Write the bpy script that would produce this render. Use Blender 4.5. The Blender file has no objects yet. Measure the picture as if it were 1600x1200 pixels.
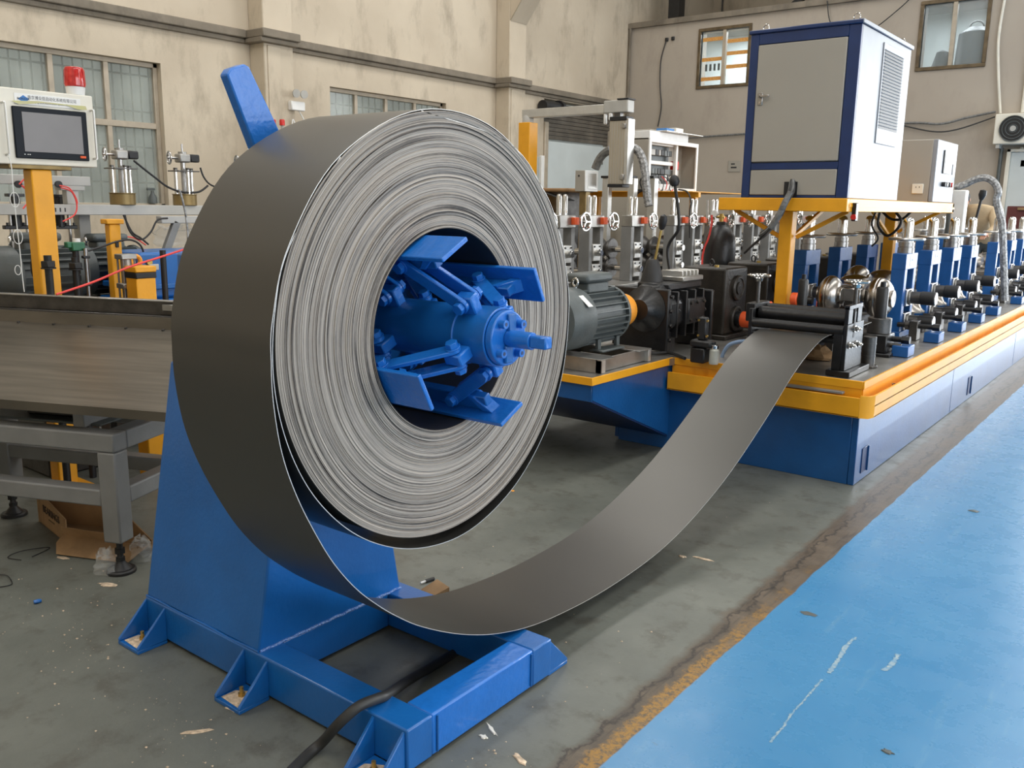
import bpy, bmesh, math, random
from mathutils import Vector, Matrix
random.seed(7)
PI = math.pi
sc = bpy.context.scene
col = sc.collection

# ------------------------------------------------------------------ camera
CH = 1.65
F_PX = 1378.66
YAW, PITCH, ROLL = 0.658652, 0.200237, 0.0147738
def cam_axes():
    cy, sy, cp, sp = math.cos(YAW), math.sin(YAW), math.cos(PITCH), math.sin(PITCH)
    f = Vector((-sy*cp, cy*cp, -sp)); r = Vector((cy, sy, 0)); u = r.cross(f)
    cr, sr = math.cos(ROLL), math.sin(ROLL)
    return r*cr + u*sr, u*cr - r*sr, f
AR, AU, AF = cam_axes()
cd = bpy.data.cameras.new('camera'); cam = bpy.data.objects.new('camera', cd); col.objects.link(cam)
m = Matrix((AR, AU, -AF)).transposed().to_4x4(); m.translation = Vector((0, 0, CH))
cam.matrix_world = m
cd.sensor_fit = 'HORIZONTAL'; cd.sensor_width = 36; cd.lens = 36*F_PX/1600; cd.clip_end = 200
sc.camera = cam
def on(px, py, ax, v):
    """measured image point -> the world point on the plane <ax> = v (used as a surveying helper)"""
    d = AR*((px-800)/F_PX) - AU*((py-600)/F_PX) + AF
    i = 'XYZ'.index(ax); C = Vector((0, 0, CH))
    return C + d*((v-C[i])/d[i])

# ------------------------------------------------------------------ light
w = bpy.data.worlds.new('world'); sc.world = w; w.use_nodes = True
bg = w.node_tree.nodes['Background']; bg.inputs[0].default_value = (0.86, 0.92, 1.0, 1); bg.inputs[1].default_value = 1.5
def area(name, loc, rot, sx, sy, power, color=(1, 1, 1), spread=180):
    l = bpy.data.lights.new(name, 'AREA'); l.shape = 'RECTANGLE'; l.size = sx; l.size_y = sy
    l.energy = power; l.color = color; l.spread = math.radians(spread)
    o = bpy.data.objects.new(name, l); o.location = loc; o.rotation_euler = rot; col.objects.link(o); return o
# roof lights (strips of translucent roofing), and daylight through the gates at the far end and along the open side
for i, x in enumerate((-7.0, -1.0, 4.5)):
    area('roof_light', (x, 5.5, 8.35), (0, 0, 0), 1.6, 22, 620, (1.0, 0.97, 0.92))
area('gate_daylight', (2.7, 17.4, 2.6), (PI/2, 0, PI), 8.2, 5.0, 1100, (0.93, 0.97, 1.0))
area('side_daylight', (8.9, 5.0, 3.2), (PI/2, 0, PI/2), 12, 4.5, 520, (0.95, 0.98, 1.0))
vs = sc.view_settings
vs.view_transform = 'Standard'; vs.look = 'None'; vs.gamma = 1; vs.use_curve_mapping = False
vs.exposure = 0.0

# ------------------------------------------------------------------ materials
def mat(name, color, rough=0.5, metal=0.0, var=0.0, scale=8.0, bump=0.0, bscale=40.0, coat=0.0, stretch=None, rotz=0.0, color2=None, emit=0.0, trans=0.0, alpha=1.0, spec=0.5):
    mt = bpy.data.materials.new(name); mt.use_nodes = True
    nt = mt.node_tree; b = nt.nodes['Principled BSDF']
    b.inputs['Roughness'].default_value = rough; b.inputs['Metallic'].default_value = metal
    b.inputs['Coat Weight'].default_value = coat; b.inputs['Specular IOR Level'].default_value = spec
    b.inputs['Base Color'].default_value = (*color, 1)
    if emit: b.inputs['Emission Color'].default_value = (*color, 1); b.inputs['Emission Strength'].default_value = emit
    if trans: b.inputs['Transmission Weight'].default_value = trans
    b.inputs['Alpha'].default_value = alpha
    tc = nt.nodes.new('ShaderNodeTexCoord'); mp = nt.nodes.new('ShaderNodeMapping')
    nt.links.new(tc.outputs['Object'], mp.inputs[0])
    if stretch: mp.inputs['Scale'].default_value = stretch
    if rotz: mp.vector_type = 'TEXTURE'; mp.inputs['Rotation'].default_value = (0, 0, rotz); mp.inputs['Scale'].default_value = tuple(1/q for q in stretch)
    n = nt.nodes.new('ShaderNodeTexNoise'); n.inputs['Scale'].default_value = scale; n.inputs['Detail'].default_value = 5
    nt.links.new(mp.outputs[0], n.inputs['Vector'])
    v = max(var, 0.03)
    r = nt.nodes.new('ShaderNodeValToRGB')
    c2 = color2 or tuple(min(1, c*(1+v)) for c in color); c1 = tuple(c*(1-v) for c in color) if not color2 else color
    r.color_ramp.elements[0].position = 0.35; r.color_ramp.elements[0].color = (*c1, 1)
    r.color_ramp.elements[1].position = 0.68; r.color_ramp.elements[1].color = (*c2, 1)
    nt.links.new(n.outputs['Fac'], r.inputs[0]); nt.links.new(r.outputs[0], b.inputs['Base Color'])
    if bump:
        n2 = nt.nodes.new('ShaderNodeTexNoise'); n2.inputs['Scale'].default_value = bscale; n2.inputs['Detail'].default_value = 4
        nt.links.new(mp.outputs[0], n2.inputs['Vector'])
        bp = nt.nodes.new('ShaderNodeBump'); bp.inputs['Strength'].default_value = bump; bp.inputs['Distance'].default_value = 0.01
        nt.links.new(n2.outputs['Fac'], bp.inputs['Height']); nt.links.new(bp.outputs[0], b.inputs['Normal'])
    return mt
M = {}
M['blue'] = mat('blue_paint', (0.008, 0.118, 0.40), 0.30, 0, 0.10, 5, 0.10, 60, coat=0.25)
M['blue_hi'] = mat('blue_gloss_paint', (0.012, 0.155, 0.56), 0.30, 0, 0.06, 9, 0.25, 45, coat=0.3)
M['blue_mill_shaded'] = mat('blue_paint_mill_shaded', (0.007, 0.078, 0.25), 0.30, 0, 0.10, 5, 0.10, 60, coat=0.3)  # decoiler blue with the shade on the mill darkened into its colour
M['blue_stand_shaded'] = mat('blue_paint_stand_shaded', (0.010, 0.090, 0.30), 0.38, 0, 0.12, 8, 0.1, 60)  # same blue paint, colour lowered to carry the dimmer light at the stands
M['navy'] = mat('navy_paint', (0.010, 0.030, 0.11), 0.4, 0, 0.1)
M['weld'] = mat('painted_weld', (0.02, 0.16, 0.6), 0.4, 0, 0.7, 160, 1.0, 150, color2=(0.35, 0.5, 0.8))
M['yellow'] = mat('yellow_paint', (0.80, 0.36, 0.012), 0.42, 0, 0.10, 4, 0.08, 50)
M['grey_paint'] = mat('grey_paint', (0.20, 0.20, 0.195), 0.45, 0, 0.1, 6, 0.08, 50)
M['lgrey'] = mat('light_grey_paint', (0.42, 0.41, 0.38), 0.45, 0, 0.08, 6)
M['motor'] = mat('motor_grey_paint', (0.085, 0.098, 0.098), 0.45, 0, 0.12, 10, 0.12, 70)
M['cab'] = mat('cabinet_beige', (0.34, 0.315, 0.27), 0.5, 0, 0.03, 1.5)
M['cab_white'] = mat('cabinet_white', (0.27, 0.285, 0.31), 0.45, 0, 0.07, 4, 0.04, 40)
M['cream'] = mat('cream_paint', (0.72, 0.69, 0.60), 0.45, 0, 0.05, 6)
M['white'] = mat('white_plastic', (0.75, 0.75, 0.73), 0.4, 0, 0.05)
M['black'] = mat('black_steel', (0.010, 0.010, 0.011), 0.36, 0.0, 0.3, 12, 0.15, 50)
M['blackp'] = mat('black_rubber', (0.012, 0.012, 0.013), 0.5, 0, 0.2, 12)
M['cast'] = mat('dark_cast_iron', (0.026, 0.022, 0.018), 0.40, 0.2, 0.3, 9, 0.3, 35)
M['chrome'] = mat('chrome', (0.62, 0.61, 0.59), 0.14, 1.0, 0.08, 10)
M['wheel'] = mat('bright_wheel_steel', (0.62, 0.61, 0.59), 0.28, 0.9, 0.1, 10)
M['steel'] = mat('machined_steel', (0.42, 0.41, 0.40), 0.28, 1.0, 0.15, 18, 0.06, 60)
M['roll'] = mat('forming_roll_steel', (0.36, 0.33, 0.30), 0.26, 1.0, 0.2, 14, 0.04, 60)
M['dsteel'] = mat('blackened_steel', (0.11, 0.105, 0.10), 0.35, 0.8, 0.2, 14, 0.1, 60)
M['galv'] = mat('galvanised_plate', (0.36, 0.35, 0.33), 0.38, 0.8, 0.2, 7, 0.05, 60)
M['strip'] = mat('strip_steel', (0.100, 0.097, 0.090), 0.36, 0.7, 0.02, 1.0)
M['pan'] = mat('pan_steel', (0.15, 0.135, 0.112), 0.36, 0.7, 0.20, 2.0, 0.02, 30, stretch=(1, 16, 1), rotz=0.4136)
M['brass_dull'] = mat('dull_brass', (0.24, 0.17, 0.07), 0.45, 0.6, 0.2, 10)
M['lens_red'] = mat('red_lens', (0.42, 0.006, 0.008), 0.12, 0, 0.5, 30, coat=0.5, color2=(0.70, 0.05, 0.04))
M['brass'] = mat('brass', (0.55, 0.38, 0.12), 0.35, 0.9, 0.2, 10)
M['orange'] = mat('orange_rubber', (0.75, 0.10, 0.02), 0.5, 0, 0.1)
M['orange_y'] = mat('orange_yellow_paint', (0.85, 0.33, 0.03), 0.5, 0, 0.1, 8, 0.2, 30)
M['red'] = mat('red_plastic', (0.60, 0.02, 0.015), 0.3, 0, 0.15)
M['rope'] = mat('red_rope', (0.80, 0.07, 0.06), 0.6, 0, 0.1)
M['green'] = mat('green_plastic', (0.02, 0.13, 0.06), 0.4, 0, 0.1)
M['card'] = mat('cardboard', (0.30, 0.18, 0.085), 0.85, 0, 0.2, 8, 0.2, 30)
M['dkbox'] = mat('maroon_paint', (0.10, 0.02, 0.018), 0.5, 0, 0.1)
M['cable'] = mat('dark_cable', (0.030, 0.030, 0.030), 0.5, 0, 0.2)
M['gcable'] = mat('grey_cable', (0.16, 0.16, 0.155), 0.4, 0, 0.3, 30, 0.5, 60)
M['silver_hose'] = mat('silver_sleeve', (0.30, 0.30, 0.30), 0.35, 0.5, 0.5, 40, 0.8, 50)
M['alu'] = mat('aluminium', (0.60, 0.59, 0.56), 0.35, 0.7, 0.06, 10)
M['alu_beige'] = mat('anodised_panel', (0.42, 0.37, 0.29), 0.45, 0.3, 0.06, 6, stretch=(20, 20, 0.5))
M['ink'] = mat('ink', (0.02, 0.02, 0.025), 0.6)
M['ink_brown'] = mat('brown_ink', (0.05, 0.03, 0.02), 0.7)
M['inkblue'] = mat('blue_ink', (0.05, 0.20, 0.50), 0.6)
M['cloth'] = mat('beige_cloth', (0.48, 0.36, 0.22), 0.9, 0, 0.1)
M['skin'] = mat('skin', (0.50, 0.27, 0.18), 0.6)
M['hair'] = mat('black_hair', (0.01, 0.01, 0.01), 0.6)
M['winframe'] = mat('window_frame_grey', (0.42, 0.36, 0.28), 0.5, 0.1, 0.1)
M['winbrown'] = mat('window_frame_bronze', (0.12, 0.085, 0.045), 0.45, 0.2, 0.3)
M['tape'] = mat('orange_tape', (0.55, 0.20, 0.05), 0.5, 0, 0.8, 45, color2=(0.75, 0.45, 0.12))
M['screen'] = mat('dark_screen', (0.14, 0.13, 0.13), 0.25, 0, 0.04)
M['bezel'] = mat('black_bezel', (0.006, 0.009, 0.014), 0.35, spec=0.15)
M['edge'] = mat('strip_cut_edge', (0.62, 0.60, 0.57), 0.35, 0.4, 0.1, 30)
M['film'] = mat('protective_film', (0.50, 0.46, 0.30), 0.2, 0, 0.5, 10, color2=(0.5, 0.5, 0.2))
M['poly'] = mat('clear_plastic_film', (0.75, 0.76, 0.74), 0.15, 0, 0.1, 12, 1.0, 18, alpha=0.22)
M['scuff'] = mat('paint_scuff', (0.10, 0.26, 0.42), 0.6, 0, 0.4, 60, color2=(0.34, 0.42, 0.44))
M['chip'] = mat('pale_plaster', (0.60, 0.47, 0.34), 0.9, 0, 0.3, 60, 0.5, 90)
M['bottle'] = mat('clear_oil_bottle', (0.55, 0.56, 0.50), 0.1, 0, 0.2, alpha=0.75)
M['bluehose'] = mat('blue_clear_hose', (0.25, 0.36, 0.55), 0.15, 0, 0.2)
M['glass'] = mat('frosted_window_glass', (0.50, 0.55, 0.52), 0.25, 0, 0.10, 3)

def nodes_of(mt): return mt.node_tree.nodes, mt.node_tree.links, mt.node_tree.nodes['Principled BSDF']

def wall_mat(name, c_lo, c_hi, stain, sc_=0.9, bump=0.25):
    mt = mat(name, c_lo, 0.85, 0, 0.1, sc_, bump, 14)
    N, L, b = nodes_of(mt)
    r = [n for n in N if n.type == 'VALTORGB'][0]
    r.color_ramp.elements[0].color = (*c_lo, 1); r.color_ramp.elements[1].color = (*c_hi, 1)
    tc = [n for n in N if n.type == 'TEX_COORD'][0]
    mp = N.new('ShaderNodeMapping'); mp.inputs['Scale'].default_value = (1.6, 1.6, 0.7); L.new(tc.outputs['Object'], mp.inputs[0])
    n = N.new('ShaderNodeTexNoise'); n.inputs['Scale'].default_value = 1.3; n.inputs['Detail'].default_value = 9; n.inputs['Roughness'].default_value = 0.68
    L.new(mp.outputs[0], n.inputs['Vector'])
    rr = N.new('ShaderNodeValToRGB'); rr.color_ramp.elements[0].position = 0.52; rr.color_ramp.elements[1].position = 0.78
    rr.color_ramp.elements[0].color = (0, 0, 0, 1); rr.color_ramp.elements[1].color = (0.8, 0.8, 0.8, 1)
    L.new(n.outputs['Fac'], rr.inputs[0])
    mx = N.new('ShaderNodeMix'); mx.data_type = 'RGBA'
    L.new(rr.outputs[0], mx.inputs[0]); L.new(r.outputs[0], mx.inputs[6]); mx.inputs[7].default_value = (*stain, 1)
    L.new(mx.outputs[2], b.inputs['Base Color'])
    return mt
M['wall'] = wall_mat('plaster_stained', (0.50, 0.425, 0.325), (0.60, 0.52, 0.405), (0.23, 0.19, 0.14))
M['wall_far'] = wall_mat('plaster_far', (0.38, 0.33, 0.275), (0.42, 0.37, 0.31), (0.32, 0.275, 0.23), 0.6, 0.1)
M['ledge'] = wall_mat('concrete_ledge', (0.17, 0.145, 0.11), (0.24, 0.205, 0.16), (0.05, 0.042, 0.035), 3)
M['shutter'] = mat('shutter_metal', (0.13, 0.115, 0.095), 0.6, 0.2, 0.25, 4)
M['board'] = mat('pale_board', (0.55, 0.60, 0.60), 0.6, 0, 0.05, 2)

def coil_face_mat():
    mt = bpy.data.materials.new('coil_edge_steel'); mt.use_nodes = True
    N, L, b = nodes_of(mt)
    tc = N.new('ShaderNodeTexCoord'); sp = N.new('ShaderNodeSeparateXYZ'); L.new(tc.outputs['Object'], sp.inputs[0])
    def math_(op, a, bb=None):
        n = N.new('ShaderNodeMath'); n.operation = op
        for i, v in enumerate((a, bb)):
            if v is None: continue
            if isinstance(v, (int, float)): n.inputs[i].default_value = v
            else: L.new(v, n.inputs[i])
        return n.outputs[0]
    y2 = math_('MULTIPLY', sp.outputs[1], sp.outputs[1]); z2 = math_('MULTIPLY', sp.outputs[2], sp.outputs[2])
    r = math_('SQRT', math_('ADD', y2, z2)); ang = math_('ARCTAN2', sp.outputs[2], sp.outputs[1])
    def noise(sr, sa, detail=3, rough=0.6):
        cb = N.new('ShaderNodeCombineXYZ')
        L.new(math_('MULTIPLY', r, sr), cb.inputs[0]); L.new(math_('MULTIPLY', math_('COSINE', ang), sa), cb.inputs[1]); L.new(math_('MULTIPLY', math_('SINE', ang), sa), cb.inputs[2])
        n = N.new('ShaderNodeTexNoise'); n.inputs['Scale'].default_value = 1; n.inputs['Detail'].default_value = detail; n.inputs['Roughness'].default_value = rough
        L.new(cb.outputs[0], n.inputs['Vector']); return n.outputs['Fac']
    a = noise(250, 0.6, 3, .75); c = noise(80, 0.8, 4); d = noise(16, 1.2, 3); e = noise(150, 14, 5, .7)
    s = math_('ADD', math_('MULTIPLY', a, 0.66), math_('MULTIPLY', c, 0.22)); s = math_('ADD', s, math_('MULTIPLY', d, 0.10)); s = math_('ADD', s, math_('MULTIPLY', e, 0.08))
    rp = N.new('ShaderNodeValToRGB'); E = rp.color_ramp.elements
    E[0].position = 0.415; E[0].color = (0.022, 0.018, 0.016, 1); E[1].position = 0.66; E[1].color = (0.46, 0.405, 0.345, 1)
    x = E.new(0.45); x.color = (0.11, 0.095, 0.083, 1); x = E.new(0.52); x.color = (0.30, 0.265, 0.23, 1)
    L.new(s, rp.inputs[0]); L.new(rp.outputs[0], b.inputs['Base Color'])
    b.inputs['Metallic'].default_value = 0.0; b.inputs['Roughness'].default_value = 0.55; b.inputs['Specular IOR Level'].default_value = 0.35
    bp = N.new('ShaderNodeBump'); bp.inputs['Strength'].default_value = 0.5; bp.inputs['Distance'].default_value = 0.002
    L.new(s, bp.inputs['Height']); L.new(bp.outputs[0], b.inputs['Normal'])
    return mt
M['coil_face'] = coil_face_mat()

def floor_mat():
    mt = bpy.data.materials.new('painted_concrete_floor'); mt.use_nodes = True
    N, L, b = nodes_of(mt)
    tc = N.new('ShaderNodeTexCoord'); sp = N.new('ShaderNodeSeparateXYZ'); L.new(tc.outputs['Object'], sp.inputs[0])
    def noise(scale, detail=6, rough=0.6, stretch=(1, 1, 1)):
        mp = N.new('ShaderNodeMapping'); mp.inputs['Scale'].default_value = stretch; L.new(tc.outputs['Object'], mp.inputs[0])
        n = N.new('ShaderNodeTexNoise'); n.inputs['Scale'].default_value = scale; n.inputs['Detail'].default_value = detail; n.inputs['Roughness'].default_value = rough
        L.new(mp.outputs[0], n.inputs['Vector']); return n.outputs['Fac']
    def math_(op, a, bb=None):
        n = N.new('ShaderNodeMath'); n.operation = op
        for i, v in enumerate((a, bb)):
            if v is None: continue
            if isinstance(v, (int, float)): n.inputs[i].default_value = v
            else: L.new(v, n.inputs[i])
        return n.outputs[0]
    def ramp(f, *st):
        r = N.new('ShaderNodeValToRGB'); e = r.color_ramp.elements
        while len(e) < len(st): e.new(0.5)
        for i, (p, c) in enumerate(st): e[i].position = p; e[i].color = (*c, 1)
        L.new(f, r.inputs[0]); return r.outputs[0]
    def mix(f, a, c):
        m_ = N.new('ShaderNodeMix'); m_.data_type = 'RGBA'
        for i, v in ((0, f), (6, a), (7, c)):
            if isinstance(v, tuple): m_.inputs[i].default_value = (*v, 1)
            elif isinstance(v, float): m_.inputs[i].default_value = v
            else: L.new(v, m_.inputs[i])
        return m_.outputs[2]
    def step(f, lo, hi):
        mr = N.new('ShaderNodeMapRange'); mr.inputs[1].default_value = lo; mr.inputs[2].default_value = hi; L.new(f, mr.inputs[0]); return mr.outputs[0]
    X = sp.outputs[0]; Y = sp.outputs[1]
    n1 = noise(2.2); n2 = noise(26, 8, 0.7); n3 = noise(7, 8, 0.65); n4 = noise(60, 6, 0.7); nl = noise(3.5, 9, .7, (5, 0.6, 1))
    grey = ramp(n1, (0.30, (0.105, 0.113, 0.099)), (0.72, (0.168, 0.177, 0.154)))
    grey = mix(ramp(n3, (0.52, (0, 0, 0)), (0.66, (0.7, 0.7, 0.7))), grey, (0.080, 0.076, 0.062))
    grey = mix(ramp(noise(30, 9, .8), (0.70, (0, 0, 0)), (0.73, (0.9, 0.9, 0.9))), grey, (0.40, 0.36, 0.30))
    grey = mix(ramp(n2, (0.66, (0, 0, 0)), (0.74, (0.55, 0.55, 0.55))), grey, (0.045, 0.042, 0.036))
    grey = mix(ramp(noise(11, 9, .75), (0.70, (0, 0, 0)), (0.73, (0.8, 0.8, 0.8))), grey, (0.42, 0.34, 0.25))
    blue = ramp(n1, (0.25, (0.042, 0.205, 0.42)), (0.75, (0.066, 0.245, 0.455)))
    blue = mix(ramp(nl, (0.58, (0, 0, 0)), (0.75, (0.35, 0.35, 0.35))), blue, (0.22, 0.40, 0.52))
    blue = mix(ramp(noise(9, 9, .72), (0.655, (0, 0, 0)), (0.70, (0.75, 0.75, 0.75))), blue, (0.035, 0.075, 0.10))
    blue = mix(ramp(noise(5, 9, .78, (4, 1, 1)), (0.70, (0, 0, 0)), (0.73, (0.7, 0.7, 0.7))), blue, (0.33, 0.45, 0.50))
    brown = ramp(n3, (0.30, (0.060, 0.047, 0.034)), (0.60, (0.115, 0.090, 0.065)), (0.8, (0.20, 0.155, 0.11)))
    brown = mix(ramp(noise(6, 8, .7, (6, 0.5, 1)), (0.52, (0, 0, 0)), (0.62, (0.7, 0.7, 0.7))), brown, (0.034, 0.027, 0.021))
    # worn yellow line along the blue edge, gone beyond y = 4.4
    wob = math_('MULTIPLY', math_('SUBTRACT', n3, 0.5), 0.10); wob2 = math_('MULTIPLY', math_('SUBTRACT', noise(40, 6, .7), 0.5), 0.07)
    Xw = math_('ADD', X, wob); Xs = math_('ADD', X, math_('MULTIPLY', math_('SUBTRACT', noise(4, 3, .5), 0.5), 0.03))
    yl = math_('MULTIPLY', step(math_('ADD', Xw, wob2), -1.295, -1.275), step(math_('ADD', Y, math_('MULTIPLY', n3, 3.0)), 5.3, 4.4))
    yl = math_('MULTIPLY', yl, ramp(noise(45, 7, .8), (0.42, (0, 0, 0)), (0.54, (0.85, 0.85, 0.85))))
    brown = mix(yl, brown, (0.36, 0.19, 0.03))
    c = mix(step(math_('ADD', Xw, math_('MULTIPLY', Y, 0.018)), -1.325, -1.29), grey, brown)
    crk = math_('ABSOLUTE', math_('SUBTRACT', math_('ADD', Xw, wob), -1.33)); c = mix(ramp(crk, (0.0, (0.9, 0.9, 0.9)), (0.012, (0, 0, 0))), c, (0.02, 0.017, 0.014))
    c = mix(step(Xs, -1.232, -1.226), c, blue)
    L.new(c, b.inputs['Base Color'])
    isb = step(Xs, -1.232, -1.226)
    ro = math_('ADD', math_('MULTIPLY', isb, -0.16), math_('ADD', 0.44, math_('MULTIPLY', math_('SUBTRACT', n3, 0.5), 0.25)))
    L.new(ro, b.inputs['Roughness'])
    h = math_('ADD', math_('MULTIPLY', n2, 0.35), math_('ADD', math_('MULTIPLY', n3, 0.8), math_('MULTIPLY', n4, 0.12)))
    bp = N.new('ShaderNodeBump'); L.new(math_('ADD', 0.38, math_('MULTIPLY', isb, -0.32)), bp.inputs['Strength']); bp.inputs['Distance'].default_value = 0.006
    L.new(h, bp.inputs['Height']); L.new(bp.outputs[0], b.inputs['Normal'])
    return mt
M['floor'] = floor_mat()

# ------------------------------------------------------------------ mesh tools
def basis(d):
    d = Vector(d).normalized(); a = Vector((0, 0, 1)) if abs(d.z) < 0.9 else Vector((1, 0, 0))
    u = a.cross(d).normalized(); return u, d.cross(u), d
class MB:
    def __init__(s): s.v = []; s.f = []
    def add(s, vs, fs):
        k = len(s.v); s.v += [tuple(x) for x in vs]; s.f += [tuple(i+k for i in f) for f in fs]; return s
    def b(s, x0, x1, y0, y1, z0, z1):
        vs = [(x, y, z) for z in (z0, z1) for y in (y0, y1) for x in (x0, x1)]
        return s.add(vs, [(0, 2, 3, 1), (4, 5, 7, 6), (0, 1, 5, 4), (2, 6, 7, 3), (0, 4, 6, 2), (1, 3, 7, 5)])
    def box(s, c, size, R=None):
        R = R or Matrix.Identity(3); c = Vector(c)
        vs = [c + R @ Vector((size[0]*x/2, size[1]*y/2, size[2]*z/2)) for z in (-1, 1) for y in (-1, 1) for x in (-1, 1)]
        return s.add(vs, [(0, 2, 3, 1), (4, 5, 7, 6), (0, 1, 5, 4), (2, 6, 7, 3), (0, 4, 6, 2), (1, 3, 7, 5)])
    def bar(s, p0, p1, wd, ht, up=(0, 0, 1)):
        p0 = Vector(p0); p1 = Vector(p1); d = (p1-p0); L = d.length; d.normalize()
        a = Vector(up).cross(d)
        if a.length < 1e-3: a = Vector((1, 0, 0)).cross(d)
        a.normalize(); c = d.cross(a)
        return s.box((p0+p1)/2, (L, wd, ht), Matrix((d, a, c)).transposed())
    def cyl(s, p0, p1, r, n=20, r2=None, ph=0.0):
        return s.lathe([(0, 0), (r, 0), (r if r2 is None else r2, 1), (0, 1)], p0, p1, n, True, ph)
    def lathe(s, prof, p0, p1, n=24, unit=False, ph=0.0):
        """prof: (radius, height) along p0->p1; heights are metres unless unit"""
        p0 = Vector(p0); p1 = Vector(p1); L = (p1-p0).length if unit else 1.0
        u, v, d = basis(p1-p0); vs = []; rings = []
        for r, h in prof:
            c = p0 + d*(h*L)
            if r < 1e-6: rings.append([len(vs)]); vs.append(c)
            else:
                rings.append(list(range(len(vs), len(vs)+n)))
                vs += [c + (u*math.cos(ph+2*PI*i/n) + v*math.sin(ph+2*PI*i/n))*r for i in range(n)]
        fs = []
        for A, B in zip(rings, rings[1:]):
            for i in range(n):
                j = (i+1) % n
                if len(A) == 1 and len(B) == 1: continue
                if len(A) == 1: fs.append((A[0], B[j], B[i]))
                elif len(B) == 1: fs.append((A[i], A[j], B[0]))
                else: fs.append((A[i], A[j], B[j], B[i]))
        return s.add(vs, fs)
    def torus(s, c, ax, R, r, n=28, k=8):
        u, v, d = basis(ax); c = Vector(c); vs = []
        for i in range(n):
            t = 2*PI*i/n; o = u*math.cos(t) + v*math.sin(t)
            vs += [c + o*(R + r*math.cos(2*PI*j/k)) + d*(r*math.sin(2*PI*j/k)) for j in range(k)]
        return s.add(vs, [(i*k+j, ((i+1) % n)*k+j, ((i+1) % n)*k+(j+1) % k, i*k+(j+1) % k) for i in range(n) for j in range(k)])
    def tube(s, pts, r, n=8, rr=None):
        pts = [Vector(p) for p in pts]; vs = []; prev = None
        for i, p in enumerate(pts):
            d = (pts[min(i+1, len(pts)-1)] - pts[max(i-1, 0)]).normalized()
            if prev is None: u = basis(d)[0]
            else: u = (prev - d*prev.dot(d)).normalized()
            prev = u; v = d.cross(u); q = r if rr is None else rr[i]
            vs += [p + (u*math.cos(2*PI*j/n) + v*math.sin(2*PI*j/n))*q for j in range(n)]
        m_ = len(pts)
        fs = [(i*n+j, i*n+(j+1) % n, (i+1)*n+(j+1) % n, (i+1)*n+j) for i in range(m_-1) for j in range(n)]
        fs += [tuple(range(n-1, -1, -1)), tuple(range((m_-1)*n, m_*n))]
        return s.add(vs, fs)
    def prism(s, poly, ax, a0, a1):
        """poly in the two other axes (cyclic order of xyz without ax), extruded along ax from a0 to a1"""
        i = 'XYZ'.index(ax.upper()); o = [k for k in (0, 1, 2) if k != i]
        def P(q, a): r = [0, 0, 0]; r[i] = a; r[o[0]] = q[0]; r[o[1]] = q[1]; return r
        n = len(poly); vs = [P(q, a0) for q in poly] + [P(q, a1) for q in poly]
        return s.add(vs, [tuple(range(n)), tuple(range(2*n-1, n-1, -1))] + [(k, k+n, (k+1) % n + n, (k+1) % n) for k in range(n)])
    def xf(s, R=None, t=(0, 0, 0)):
        R = R or Matrix.Identity(3); t = Vector(t); s.v = [tuple(R @ Vector(p) + t) for p in s.v]; return s
    def build(s, name, m, parent=None, bevel=0.0, seg=1, ang=35, origin=None):
        me = bpy.data.meshes.new(name)
        vs = s.v
        if origin is not None: o_ = Vector(origin); vs = [tuple(Vector(p)-o_) for p in vs]
        me.from_pydata(vs, [], s.f); 
        bm = bmesh.new(); bm.from_mesh(me); bmesh.ops.recalc_face_normals(bm, faces=bm.faces); bm.to_mesh(me); bm.free()
        me.shade_smooth(); me.set_sharp_from_angle(angle=math.radians(ang))
        me.materials.append(M[m] if isinstance(m, str) else m)
        o = bpy.data.objects.new(name, me); col.objects.link(o)
        if origin is not None: o.location = origin
        if parent is not None: o.parent = parent
        if bevel:
            b = o.modifiers.new('bevel', 'BEVEL'); b.width = bevel; b.segments = seg; b.limit_method = 'ANGLE'; b.angle_limit = math.radians(40)
        return o
def tag(o, label, cat, group=None, kind=None):
    if label: o['label'] = label
    if cat: o['category'] = cat
    if group: o['group'] = group
    if kind: o['kind'] = kind
    return o
def struct(o, label=None):
    o['kind'] = 'structure'
    if label: o['label'] = label
    return o
class Thing:
    """an Empty at the base; parts are given in world coordinates"""
    def __init__(s, name, label, cat, loc, group=None):
        s.loc = Vector(loc); s.e = bpy.data.objects.new(name, None); s.e.empty_display_size = 0.1
        col.objects.link(s.e); s.e.location = s.loc; tag(s.e, label, cat, group)
    def part(s, name, mb, m, bevel=0.0, seg=1, label=None, sub=None, ang=35):
        if sub is None: mb.xf(t=-s.loc); o = mb.build(name, m, s.e, bevel, seg, ang)
        else: mb.xf(t=-s.loc); o = mb.build(name, m, sub, bevel, seg, ang)
        if label: o['label'] = label
        return o
def copy_tree(o, parent=None):
    c = o.copy(); col.objects.link(c); c.parent = parent
    for ch in list(o.children): copy_tree(ch, c)
    return c
def hexbolt(mb, p, d, r=0.016, h=0.014, washer=True):
    d = Vector(d).normalized(); p = Vector(p)
    if washer: mb.cyl(p, p+d*0.003, r*1.25, 16)
    mb.cyl(p, p+d*h, r, 6)
    return mb
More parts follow.
